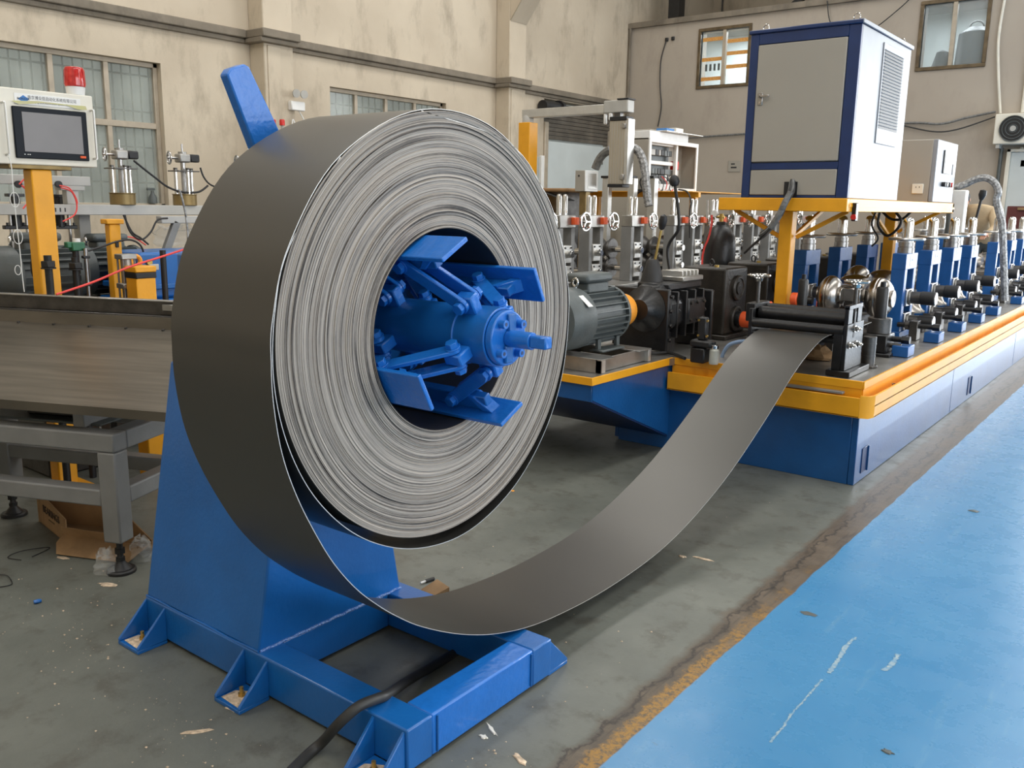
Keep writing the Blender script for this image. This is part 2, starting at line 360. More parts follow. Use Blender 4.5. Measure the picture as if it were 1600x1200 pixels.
def text_mesh(body, size, m, parent, loc, rotm, name='lettering', ext=0.0006, sx=1.0, align='CENTER'):
    cu = bpy.data.curves.new('t', 'FONT'); cu.body = body; cu.size = size; cu.extrude = ext; cu.align_x = align; cu.align_y = 'CENTER'; cu.resolution_u = 2
    o = bpy.data.objects.new('t', cu); col.objects.link(o)
    dg = bpy.context.evaluated_depsgraph_get(); me = bpy.data.meshes.new_from_object(o.evaluated_get(dg))
    bpy.data.objects.remove(o); me.name = name; me.materials.clear(); me.materials.append(M[m])
    t = bpy.data.objects.new(name, me); col.objects.link(t); t.parent = parent
    R = rotm.to_4x4() @ Matrix.Diagonal((sx, 1, 1, 1)); R.translation = Vector(loc); t.matrix_local = R
    return t
def facing(nrm, up=(0, 0, 1)):
    n = Vector(nrm).normalized(); x = Vector(up).cross(n).normalized(); y = n.cross(x); return Matrix((x, y, n)).transposed()
def smooth_path(pts, k=6):
    P = [Vector(p) for p in pts]; out = []
    for i in range(len(P)-1):
        a = P[max(i-1, 0)]; b = P[i]; c = P[i+1]; d = P[min(i+2, len(P)-1)]
        for j in range(k):
            t = j/k; out.append(0.5*((2*b) + (c-a)*t + (2*a-5*b+4*c-d)*t*t + (3*b-3*c+d-a)*t**3))
    out.append(P[-1]); return out
def hose(name, label, cat, pts, r, m, group=None, n=8, k=6):
    P = smooth_path(pts, k); o = MB().tube(P, r, n).build(name, m, None, origin=P[0]); tag(o, label, cat, group); return o

# ================================================================== SETTING
LX, FY = -10.17, 17.0          # left wall plane, far wall plane
struct(MB().b(-16, 12, -4, 24, -0.1, 0).build('floor', 'floor'))
# left wall with its three openings (big window, high window, roller gate)
def wall_plane_x(x, y0, y1, z0, z1, holes, th, name, m):
    mb = MB(); ys = sorted({y0, y1, *[h[0] for h in holes], *[h[1] for h in holes]}); zs = sorted({z0, z1, *[h[2] for h in holes], *[h[3] for h in holes]})
    for a, b in zip(ys, ys[1:]):
        for c, d in zip(zs, zs[1:]):
            if any(h[0] <= a and b <= h[1] and h[2] <= c and d <= h[3] for h in holes): continue
            mb.b(x-th, x, a, b, c, d)
    return struct(mb.build(name, m))
def wall_plane_y(y, x0, x1, z0, z1, holes, th, name, m):
    mb = MB(); xs = sorted({x0, x1, *[h[0] for h in holes], *[h[1] for h in holes]}); zs = sorted({z0, z1, *[h[2] for h in holes], *[h[3] for h in holes]})
    for a, b in zip(xs, xs[1:]):
        for c, d in zip(zs, zs[1:]):
            if any(h[0] <= a and b <= h[1] and h[2] <= c and d <= h[3] for h in holes): continue
            mb.b(a, b, y, y+th, c, d)
    return struct(mb.build(name, m))
W1 = (1.6, 6.17, 1.55, 3.25); W2 = (8.79, 11.26, 2.35, 3.27); G1 = (14.0, 16.55, 0.0, 3.62)
wall_plane_x(LX, -4, 24, 0, 8.6, [W1, W2, G1], 0.28, 'wall_left', 'wall')
V1 = (-8.50, -7.50, 4.05, 5.08); V2 = (-4.34, -3.36, 4.08, 5.10)
wall_plane_y(FY, LX, -1.6, 0, 5.35, [V1, V2], 0.24, 'wall_far', 'wall_far')
wall_plane_y(21.5, LX-0.3, 9, 0, 8.6, [], 0.2, 'wall_back', 'wall')
wall_plane_y(-4.0, LX-0.3, 9, 0, 8.6, [], 0.2, 'wall_front', 'wall')
wall_plane_x(9.2, -4, 21.5, 0, 8.6, [(-1, 11, 0.9, 5.4)], 0.2, 'wall_right', 'wall')
struct(MB().b(LX-0.3, 9.2, -4, 21.7, 8.6, 8.7).build('ceiling', 'lgrey'))
# mezzanine ceiling seen behind the top of the far wall
struct(MB().b(LX, -1.6, FY, 21.5, 5.35, 5.42).build('trim_1', 'ledge'))
# the ledge that runs round the columns
def ledge_path():
    P = [(-4, 0), (7.35, 0), (7.35, 0.34), (7.95, 0.34), (7.95, 0), (12.45, 0), (12.45, 0.34), (13.05, 0.34), (13.05, 0), (17, 0)]
    mb = MB()
    for (a, da), (b, db) in zip(P, P[1:]):
        if a != b: mb.b(LX, LX+da+0.09, a-0.0, b, 3.70, 3.80); mb.b(LX, LX+da+0.05, a, b, 3.64, 3.70)
    return mb
struct(ledge_path().build('trim_2', 'ledge', bevel=0.01))
def column(y0, y1, name):
    e = bpy.data.objects.new(name, None); col.objects.link(e); e.location = (LX, (y0+y1)/2, 0); e['kind'] = 'structure'
    MB().b(0, 0.30, -(y1-y0)/2, (y1-y0)/2, 0, 8.6).build('column_shaft', 'wall', e, bevel=0.012)
    MB().b(0.30, 0.315, -(y1-y0)/2+0.05, (y1-y0)/2-0.22, 0, 3.62).build('column_facing', 'wall', e, bevel=0.006)
    return e
column(7.45, 7.92, 'trim_3'); c2 = column(12.55, 13.02, 'trim_4')
MB().prism([(0.3, 4.72), (1.1, 5.75), (1.1, 7.2), (0.3, 7.2)], 'Y', -0.235, 0.235).build('corbel', 'wall', c2, bevel=0.01)
wall_plane_y(FY+.3, -1.5, 9.2, 0, 8.6, [(-1.4, 6.8, 0, 5.1)], .2, 'wall_gate', 'wall')
struct(MB().b(LX, -1.6, 16.93, FY, 5.30, 5.40).build('trim_5', 'ledge'))
struct(MB().cyl((LX+0.05, 16.95, 0), (LX+0.05, 16.95, 5.3), 0.03, 8).build('trim_6', 'ledge'))

# ---- windows in the left wall: aluminium frames, panes, security bars outside
def window_x(name, W, cols_, rows, bars=0.115, outside=True):
    y0, y1, z0, z1 = W; e = bpy.data.objects.new(name, None); col.objects.link(e); e.location = (LX-0.12, (y0+y1)/2, z0); e['kind'] = 'structure'; L = Vector(e.location)
    t = 0.055
    f = MB(); f.b(LX-0.16, LX-0.08, y0, y1, z0, z0+t); f.b(LX-0.16, LX-0.08, y0, y1, z1-t, z1); f.b(LX-0.16, LX-0.08, y0, y0+t, z0, z1); f.b(LX-0.16, LX-0.08, y1-t, y1, z0, z1)
    f.xf(t=-L).build('window_frame', 'winframe', e, bevel=0.006)
    for y in cols_: MB().b(LX-0.15, LX-0.08, y-0.03, y+0.03, z0+t, z1-t).xf(t=-L).build('mullion', 'winframe', e, bevel=0.005)
    for z in rows: MB().b(LX-0.155, LX-0.075, y0+t, y1-t, z-0.035, z+0.035).xf(t=-L).build('transom', 'winframe', e, bevel=0.005)
    ys = [y0] + list(cols_) + [y1]; zs = [z0] + list(rows) + [z1]
    for a, b in zip(ys, ys[1:]):
        for c, d in zip(zs, zs[1:]):
            MB().b(LX-0.122, LX-0.116, a+0.02, b-0.02, c+0.02, d-0.02).xf(t=-L).build('pane', 'glasspane', e)
    y = y0+0.06
    while y < y1: MB().cyl((LX-0.24, y, z0), (LX-0.24, y, z1), 0.011, 6).xf(t=-L).build('security_bar', 'barmetal', e); y += bars
    z = z0+0.30
    while z < z1: MB().b(LX-0.245, LX-0.225, y0, y1, z-0.01, z+0.01).xf(t=-L).build('cross_bar', 'barmetal', e); z += 0.42
    return e
g = mat('window_pane_film', (0.50, 0.545, 0.50), 0.12, 0, 0.22, 2.2, 0.05, 8, alpha=0.30)
M['barmetal'] = mat('weathered_bar', (0.10, 0.10, 0.09), 0.6)
M['glasspane'] = g
window_x('window_1', W1, (3.1, 4.02, 4.90, 5.53), (2.52,))
window_x('window_2', W2, (9.36, 9.98, 10.61), (), 0.13)
# bright yard wall outside the windows
struct(MB().b(-13.2, -13.0, 0, 24, 0, 6).build('wall_yard', 'board'))
struct(MB().b(-13.0, LX-0.28, -4, 24, -0.12, -0.02).build('floor_yard', 'ledge'))

# ---- roller gate: jamb, shutter box, half-raised shutter, pale gate leaf
e = bpy.data.objects.new('door_1', None); col.objects.link(e); e.location = (LX, 15.2, 0); e['kind'] = 'structure'; L = Vector(e.location)
MB().b(LX-0.2, LX+0.04, 14.0, 14.12, 0, 3.2).b(LX-0.2, LX+0.04, 16.43, 16.55, 0, 3.2).xf(t=-L).build('jamb', 'winframe', e, bevel=0.01)
for k in range(9):
    MB().b(LX-0.15+0.012*(k % 2), LX-0.09, 14.05, 16.5, 3.58-0.075*(k+1), 3.58-0.075*k-0.006).xf(t=-L).build('shutter_slat', 'shutter', e, bevel=0.006)
MB().cyl((LX+0.14, 13.75, 3.45), (LX+0.14, 14.25, 3.45), 0.11, 18).cyl((LX+0.14, 14.25, 3.45), (LX+0.14, 14.33, 3.45), 0.15, 18).xf(t=-L).build('shutter_motor', 'blackp', e)
MB().b(LX-0.10, LX-0.04, 14.12, 16.43, 0, 2.86).xf(t=-L).build('gate_leaf', 'board', e)
MB().b(LX-0.04, LX+0.02, 15.95, 16.1, 2.5, 2.68).xf(t=-L).build('gate_latch', 'motor', e, bevel=0.004)

# ---- windows in the far wall
def window_y(name, W, dark):
    x0, x1, z0, z1 = W; e = bpy.data.objects.new(name, None); col.objects.link(e); e.location = ((x0+x1)/2, FY, z0); e['kind'] = 'structure'; L = Vector(e.location)
    t = 0.06; f = MB(); f.b(x0-t, x1+t, FY-0.03, FY+0.08, z0-t, z0); f.b(x0-t, x1+t, FY-0.03, FY+0.08, z1, z1+t); f.b(x0-t, x0, FY-0.03, FY+0.08, z0, z1); f.b(x1, x1+t, FY-0.03, FY+0.08, z0, z1)
    f.xf(t=-L).build('window_frame', 'winbrown', e, bevel=0.006)
    xm = (x0+x1)/2
    MB().b(xm-0.035, xm+0.035, FY-0.02, FY+0.07, z0, z1).xf(t=-L).build('mullion', 'winframe', e, bevel=0.005)
    for a, b in ((x0, xm-0.03), (xm+0.03, x1)):
        MB().b(a, b, FY+0.03, FY+0.036, z0, z1).xf(t=-L).build('pane', 'glass_far', e)
    return e, L, xm
M['glass_far'] = mat('clear_window_glass', (0.60, 0.68, 0.70), 0.06, 0, 0.05, 2, alpha=0.18)
e, L, xm = window_y('window_3', V1, False)
x0, x1, z0, z1 = V1
for a, b, zs in ((x0+0.02, xm-0.05, (4.18, 4.55, 4.93)), (xm+0.05, x1-0.02, (4.38, 4.63, 4.86))):
    for z in zs: MB().b(a, b, FY+0.024, FY+0.03, z-0.035, z+0.035).xf(t=-L).build('printed_tape', 'tape', e)
for k in range(4): MB().b(x0+0.10+0.09*k, x0+0.145+0.09*k, FY+0.026, FY+0.03, 4.33, 4.46).xf(t=-L).build('printed_tape', 'motor', e)
e, L, xm = window_y('window_4', V2, True)
# room behind the far wall: lit back wall, things on the sill
struct(MB().b(LX, -1.6, 19.2, 19.3, 3.6, 5.35).build('wall_office', 'board'))
struct(MB().b(LX, -1.6, FY+0.24, 19.2, 3.5, 3.6).build('floor_office', 'ledge'))
area('office_fill_light', (-8.0, 18.2, 5.28), (0, 0, 0), 1.6, 0.25, 130, (0.85, 0.95, 1.0))  # unseen fill light, added to brighten the panes of the left far window
area('office_fill_light', (-3.9, 18.2, 5.28), (0, 0, 0), 1.6, 0.25, 40, (0.85, 0.95, 1.0))  # weaker added fill behind the right far window
t = Thing('storage_bag', 'large dark bag on the sill behind the right far-wall window', 'bag', (-3.66, 17.8, 3.6))
t.part('bag_body', MB().lathe([(0, 0), (.26, 0), (.30, .5), (.27, 1.10), (.12, 1.2), (0, 1.21)], (-3.66, 17.8, 3.6), (-3.66, 17.8, 5), 14), 'blackp', .01)
t.part('bag_strap', MB().torus((-3.66, 17.8, 4.78), (0, 1, 0), .12, .015, 16, 6), 'blackp')
t = Thing('storage_bag', 'small low dark bundle behind the left pane of the same window', 'bag', (-4.14, 18.0, 3.6))
t.part('bag_body', MB().lathe([(0, 0), (.17, 0), (.2, .5), (.1, .86), (0, .9)], (-4.22, 18.0, 3.6), (-4.22, 18.0, 5), 12), 'blackp')
# roof steel showing above the far wall
t = Thing('roof_truss', 'dark steel roof truss above the top edge of the far wall', 'truss', (-7, 17.6, 5.42))
t.part('chord', MB().bar((-9.2, 17.7, 7.9), (-4.9, 17.7, 5.5), .12, .22), 'black')
t.part('post', MB().b(-9.55, -9.30, 17.5, 17.75, 5.42, 8.5), 'black')
t.part('brace', MB().bar((-7.0, 17.75, 5.5), (-5.2, 17.75, 6.8), .08, .12).bar((-6.3, 17.75, 5.45), (-6.3, 17.75, 8.0), .08, .08).bar((-8.45, 17.75, 5.45), (-8.45, 17.75, 8.0), .03, .03), 'black')

# ---- fixtures on the walls
t = Thing('air_conditioner', 'white outdoor air conditioner unit with round black fan on the far wall', 'air conditioner', (-2.62, 16.75, 2.74))
t.part('casing', MB().b(-3.0, -2.15, 16.68, 16.98, 2.74, 3.22), 'cream', .015, 2)
t.part('fan_grille', MB().cyl((-2.72, 16.68, 2.98), (-2.72, 16.66, 2.98), .205, 28), 'blackp')
for r in (.06, .11, .16, .20): t.part('grille_ring', MB().torus((-2.72, 16.655, 2.98), (0, 1, 0), r, .006, 28, 5), 'motor')
t.part('fan_hub', MB().cyl((-2.72, 16.66, 2.98), (-2.72, 16.64, 2.98), .045, 16), 'lgrey')
t.part('bracket', MB().b(-2.95, -2.9, 16.7, 17, 2.68, 2.74).b(-2.4, -2.35, 16.7, 17, 2.68, 2.74), 'lgrey')
hose('drain_pipe', 'white pipe dropping down the far wall onto the air conditioner', 'pipe', [(-3.1, 16.96, 5.3), (-3.14, 16.95, 4.5), (-3.08, 16.94, 3.9), (-2.98, 16.94, 3.25)], .022, 'cream')
hose('drain_pipe', 'dark vertical pipe below the air conditioner', 'pipe', [(-2.9, 16.95, 2.7), (-2.9, 16.95, 0.4)], .03, 'motor')
hose('drain_pipe', 'pale vertical pipe at the right border of the far wall', 'pipe', [(-2.66, 16.96, 5.3), (-2.66, 16.96, 3.25)], .03, 'cream')
hose('drain_pipe', 'pale vertical pipe under the air conditioner beside the dark one', 'pipe', [(-2.6, 16.96, 2.7), (-2.72, 16.96, 0.3)], .03, 'cream')
t = Thing('wall_switch', 'small white switch box beneath the air conditioner', 'switch', (-2.5, 16.95, 2.35)); t.part('switch_box', MB().b(-2.6, -2.45, 16.93, 17, 2.38, 2.5), 'cream', .01); t.part('toggle', MB().b(-2.54, -2.51, 16.92, 16.93, 2.42, 2.46), 'motor')
t = Thing('wall_notice', 'small grey printed notice on the far wall left of the big cabinet', 'notice', (-7.6, 16.98, 2.42))
t.part('card', MB().b(-7.76, -7.5, 16.985, 17, 2.36, 2.58), 'cab', .003)
t.part('printed_line', MB().b(-7.7, -7.62, 16.983, 16.985, 2.50, 2.525), 'ink'); t.part('printed_line', MB().b(-7.7, -7.58, 16.983, 16.985, 2.43, 2.46), 'ink')
t = Thing('cable_box', 'two small black cable holes with a thin cable dropping down the far wall', 'cable', (-9.3, 16.95, 5.0))
t.part('hole_cover', MB().box((-9.27, 16.978, 5.01), (.07, .04, .07)), 'blackp', .01); t.part('hole_cover', MB().box((-9.13, 16.98, 5.02), (.07, .04, .07)), 'blackp', .01)
t.part('cable', MB().tube(smooth_path([(-9.28, 16.97, 4.98), (-9.38, 16.97, 4.6), (-9.37, 16.97, 4.1), (-9.32, 16.97, 3.7), (-9.38, 16.97, 3.3)]), .012, 6), 'cable')
hose('wall_cable', 'loose cables sagging along the far wall toward the air conditioner', 'cable', [(-10, 16.96, 3.02), (-8.6, 16.95, 3.05), (-7.5, 16.95, 3.08), (-4.6, 16.95, 3.16), (-3.9, 16.93, 3.12), (-3.5, 16.93, 3.2), (-3.05, 16.93, 3.28)], .02, 'gcable')
hose('wall_cable', 'thin dark cable sagging below the others beside the air conditioner', 'cable', [(-4.6, 16.93, 3.15), (-4.0, 16.93, 3.0), (-3.6, 16.93, 3.02), (-3.05, 16.93, 3.2)], .012, 'cable')
hose('wall_cable', 'thin black wire looping over the top of the big white cabinet', 'cable', [(-6.0, 16.9, 5.35), (-5.9, 16.9, 4.95), (-5.6, 16.9, 4.7), (-5.2, 16.9, 4.75), (-4.7, 16.9, 5.1), (-4.45, 16.9, 5.35)], .010, 'cable')
p = on(806, 207, 'X', LX+0.02)
t = Thing('safety_banner', 'narrow vertical paper banner of red characters beside the second wall column', 'banner', (LX+0.01, 13.25, 2.6))
t.part('paper', MB().b(LX+.004, LX+.010, 13.10, 13.38, 2.50, 3.32), 'cream')
t.part('printed_emblem', MB().prism([(13.12, 3.28), (13.34, 3.28), (13.34, 3.06), (13.12, 3.14)], 'X', LX+.010, LX+.013), 'dkbox')
for k, ch in enumerate('安全生产人人有责'[:7]):
    text_mesh(ch, .11, 'dkbox', t.e, Vector((LX+.0115, 13.24, 3.02-.078*k))-t.loc, facing((1, 0, 0)), 'lettering', .001)
t = Thing('emergency_light', 'white twin-head emergency light on the column left of the hold-down arm', 'light', (LX+.35, 7.8, 3.0))
for y in (7.86, 7.99): t.part('lamp_head', MB().lathe([(0, 0), (.03, .01), (.055, .05), (.055, .07), (0, .07)], (LX+.36, y, 3.06), (LX+.5, y-.02, 3.04), 14), 'lgrey')
t.part('lamp_body', MB().b(LX+.30, LX+.38, 7.8, 8.03, 2.84, 2.96), 'white', .01)
t.part('cable', MB().tube(smooth_path([(LX+.34, 7.95, 2.84), (LX+.36, 8.02, 2.7), (LX+.36, 7.9, 2.62), (LX+.34, 7.84, 2.72), (LX+.34, 7.82, 2.45)]), .009, 6), 'white')
for lab, px in (('small red beacon lamp showing just above the coil beside the blue arm', 441), ('second small red beacon half hidden behind the blue arm', 427)):
    p = on(px, 196, 'Y', 7.5)
    t = Thing('warning_beacon', lab, 'beacon', (p.x, p.y, 0))
    t.part('lamp_lens', MB().lathe([(0, 0), (.035, 0), (.035, .06), (.028, .075), (0, .078)], p, p+Vector((0, 0, 1)), 14), 'red')
    t.part('beacon_post', MB().cyl((p.x, p.y, 0), p, .02, 10), 'lgrey')

# ================================================================== COIL
CX, CYc, CZ, CR, CI, CW = -1.75, 1.946, 1.2805, 0.627, 0.301, 0.430
t = Thing('steel_coil', 'large wound coil of dark steel strip on the blue decoiler', 'coil', (CX-CW/2, CYc, CZ))
NSEG = 176
prof = []; r = CI; k = 0
while r < CR-0.0025:
    off = random.choice((0, 0, .0004, .0007, .001, .0014)) * (2.2 if random.random() < .08 else 1)
    th = random.uniform(.0016, .0034)
    if random.random() < .16: off -= .003
    prof.append((r+.0003, off)); prof.append((r+th-.0003, off)); r += th
prof = [(CR, -CW)] + [(CR, .0)] + [(a, b) for a, b in reversed(prof)] + [(CI, .0), (CI, -CW)]
ring = MB()
vs, rings = [], []
for rr, h in prof:
    rings.append(len(vs)); vs += [(CX+h, CYc + rr*math.cos(2*PI*i/NSEG), CZ + rr*math.sin(2*PI*i/NSEG)) for i in range(NSEG)]
fs = []
for a, b in zip(rings, rings[1:] + [rings[0]]):
    fs += [(a+i, a+(i+1) % NSEG, b+(i+1) % NSEG, b+i) for i in range(NSEG)]
cb = ring.add(vs, fs)
o = t.part('coil_body', cb, 'coil_face', ang=50)
o.data.materials.append(M['strip'])
for p_ in o.data.polygons:
    c = p_.center; rad = math.hypot(c.y, c.z)
    if c.x < CW/2-0.012: p_.material_index = 1
# the unwound strip: from inside the coil once round the loose wrap, over the top and out to the machine
S_ = 0.9563
outer = [(1.366, 1.244), (1.369, 1.135), (1.389, 1.005), (1.43, 0.881), (1.49, 0.755), (1.555, 0.643), (1.637, 0.538), (1.725, 0.453), (1.80, 0.391), (1.892, 0.325), (2.025, 0.249), (2.157, 0.187), (2.302, 0.134), (2.486, 0.088), (2.699, 0.060), (3.006, 0.044), (3.385, 0.057), (3.70, 0.103), (4.053, 0.200), (4.36, 0.318), (4.736, 0.500), (5.089, 0.690), (5.35, 0.795), (5.635, 0.858)]
outer = [(y*S_, 1.65-(1.65-z)*S_) for y, z in outer]
def pol(deg, r): a = math.radians(deg); return (CYc + r*math.cos(a), CZ + r*math.sin(a))
path = [pol(100, .6285), pol(60, .6285), pol(30, .629), pol(10, .632), pol(-5, .638), pol(-17, .644), pol(-30, .650), pol(-45, .655), pol(-60, .662), pol(-78, .667), pol(-92, .665), pol(-108, .659), pol(-125, .653), pol(-142, .647), pol(-158, .643), pol(-172, .639), pol(-188, .634), pol(-205, .631), pol(-230, .6305), pol(-260, .6315), pol(-290, .6315), pol(-320, .632), pol(-345, .6345), pol(-362, .641), pol(-376, .647)]
# the last wrap goes round the outside: top -> left -> out
inner_wrap = [pol(a, r_) for a, r_ in ((-352, .6325), (-340, .6315))]
loose = [pol(100, .629), pol(60, .629), pol(30, .6295), pol(12, .633), pol(0, .638), pol(-17, .6445), pol(-32, .651), pol(-47, .656), pol(-62, .662), pol(-78, .667), pol(-92, .665), pol(-108, .659), pol(-125, .653), pol(-142, .6475), pol(-158, .642), pol(-174, .637), pol(-190, .632), pol(-205, .630), pol(-230, .629)]
last = [pol(20, .6335), pol(40, .632), pol(70, .632), pol(100, .632), pol(130, .632), pol(155, .633), pol(172, .637)] + outer + [(5.8, .882), (6.3, .893)]
def ribbon(pts, k, th=0.0022):
    P = smooth_path([(0, y, z) for y, z in pts], k); vs = []; n = len(P)
    for i, p in enumerate(P):
        d = (P[min(i+1, n-1)] - P[max(i-1, 0)]).normalized(); nn = Vector((0, -d.z, d.y))*th/2
        for x in (CX-CW, CX):
            vs.append((x, p.y+nn.y, p.z+nn.z)); vs.append((x, p.y-nn.y, p.z-nn.z))
    fs = []
    for i in range(n-1):
        a = 4*i; b = a+4
        fs += [(a, a+2, b+2, b), (a+1, b+1, b+3, a+3), (a+2, a+3, b+3, b+2), (a, b, b+1, a+1)]
    fs += [(0, 1, 3, 2), (4*n-4, 4*n-2, 4*n-1, 4*n-3)]
    return MB().add(vs, fs)
def edged(o):
    o.data.materials.append(M['edge'])
    for p_ in o.data.polygons:
        if abs(p_.normal.x) > .9: p_.material_index = 1
edged(t.part('loose_wrap', ribbon(loose, 8), 'strip', label='loose wrap sagging away from the coil underside', ang=40))
edged(t.part('outgoing_strip', ribbon(last, 8), 'strip', label='strip curving down and up into the rolling line', ang=40))

# ================================================================== DECOILER
t = Thing('decoiler', 'blue decoiler stand on the grey floor carrying the steel coil', 'decoiler', (-2.35, 1.99, 0))
# pedestal (tapers towards the top)
t.part('pedestal', MB().add([(-3.05, 1.655, .15), (-2.35, 1.655, .15), (-2.35, 2.33, .15), (-3.05, 2.33, .15), (-3.05, 1.815, 1.05), (-2.35, 1.815, 1.05), (-2.35, 2.17, 1.05), (-3.05, 2.17, 1.05)],
       [(0, 3, 2, 1), (4, 5, 6, 7), (0, 1, 5, 4), (1, 2, 6, 5), (2, 3, 7, 6), (3, 0, 4, 7)]), 'blue', .008, 2)
t.part('bearing_housing', MB().b(-3.0, -2.38, 1.835, 2.15, 1.05, 1.46), 'blue', .01, 2)
t.part('weld_seam', MB().tube([(-2.348, 1.66+i*.0335, .152+.002*math.sin(i*9)) for i in range(21)], .005, 6), 'weld')
t.part('weld_seam', MB().tube([(-3.05+i*.035, 1.654, .152+.002*math.sin(i*7)) for i in range(21)], .004, 6), 'blue')
RT = .15
def rail(x0, x1, y0, y1): return MB().b(x0, x1, y0, y1, .012, RT)
t.part('base_rail', rail(-3.05, -1.64, 1.648, 1.755), 'blue', .006, 2, label='near transverse base rail')
t.part('base_rail', rail(-3.05, -1.64, 2.262, 2.37), 'blue', .006, 2, label='far transverse base rail')
t.part('base_rail', rail(-1.75, -1.642, 1.7551, 2.2619), 'blue_hi', .006, 2, label='front base rail')
t.part('base_rail', rail(-2.45, -2.348, 1.7551, 2.2619), 'blue', .006, 2, label='base rail under the pedestal side')
t.part('base_rail', rail(-3.05, -2.95, 1.7551, 2.2619), 'blue', .006, 2, label='rear base rail')
t.part('weld_seam', MB().tube([(-1.6385, 1.775, .02+i*.006+.001*math.sin(i*8)) for i in range(21)], .0035, 6), 'blue')
t.part('weld_seam', MB().tube([(-1.6385, 2.25, .02+i*.006+.001*math.sin(i*8)) for i in range(21)], .0035, 6), 'blue')
for fx, fy, sgn, ln in ((-2.98, 1.648, -1, .12), (-2.36, 1.648, -1, .12), (-1.72, 1.648, -1, .12), (-1.72, 2.37, 1, .12), (-2.36, 2.37, 1, .12)):
    # foot plate, two gussets, anchor bolt
    y1 = fy+sgn*ln; ya, yb = min(fy, y1), max(fy, y1)
    t.part('foot_plate', MB().b(fx-.07, fx+.07, ya, yb, 0, .014), 'blue', .002)
    for gx in (fx-.07, fx+.058):
        t.part('gusset', MB().prism([(fy, .014), (y1, .014), (y1, .022), (fy, .142)], 'X', gx, gx+.012), 'blue', .002)
    bt = MB().cyl((fx, fy+sgn*.06, .014), (fx, fy+sgn*.06, .05), .007, 10); hexbolt(bt, (fx, fy+sgn*.06, .014), (0, 0, 1), .013, .014)
    t.part('anchor_bolt', bt, 'brass')
    t.part('plaster_dust', MB().add([(fx-.052, fy+sgn*.105, .0148), (fx+.05, fy+sgn*.11, .0148), (fx+.055, fy+sgn*.03, .0152), (fx+.0, fy+sgn*.02, .0155), (fx-.05, fy+sgn*.05, .0148), (fx, fy+sgn*.07, .019)], [(0, 1, 5), (1, 2, 5), (2, 3, 5), (3, 4, 5), (4, 0, 5)]), 'chip')
# mandrel
AX = (CYc, CZ)
def ax(x, r=0, deg=0): a = math.radians(deg); return Vector((x, AX[0]+r*math.cos(a), AX[1]+r*math.sin(a)))
t.part('mandrel_tube', MB().cyl(ax(-2.6), ax(-1.66), .083, 40), 'blue', .002)
t.part('hub_flange', MB().cyl(ax(-2.42), ax(-2.36), .16, 40), 'blue', .006)
t.part('backing_disc', MB().cyl(ax(-2.235), ax(-2.222), .40, 48), 'blue', .003)
t.part('hub_collar', MB().cyl(ax(-1.66), ax(-1.545), .0855, 44), 'blue', .002)
t.part('weld_seam', MB().torus(ax(-1.66), (1, 0, 0), .0845, .0045, 60, 6), 'blue_hi')
t.part('weld_seam', MB().torus(ax(-1.545), (1, 0, 0), .083, .003, 60, 6), 'blue_hi')
t.part('end_cap', MB().cyl(ax(-1.545), ax(-1.520), .079, 44), 'blue_hi', .004, 2)
cap = MB()
for k in range(4):
    a = 40+90*k; t.part('cap_screw', MB().cyl(ax(-1.520, .058, a), ax(-1.500, .058, a), .0125, 16), 'blue_hi')
sock = MB()
for k in range(4):
    a = 40+90*k; t.part('screw_socket', MB().cyl(ax(-1.5005, .058, a), ax(-1.4995, .058, a), .006, 6), 'navy')
t.part('slot_block', MB().box(ax(-1.516, .045, 82), (.012, .034, .05), None), 'blue', .003); t.part('slot_block', MB().box(ax(-1.516, .045, -98), (.012, .034, .05), None), 'blue', .003)
t.part('drive_shaft', MB().cyl(ax(-1.52), ax(-1.435), .0245, 24), 'blue_hi', .002)
t.part('shaft_square', MB().box(ax(-1.408), (.055, .034, .034)), 'blue_hi', .004)
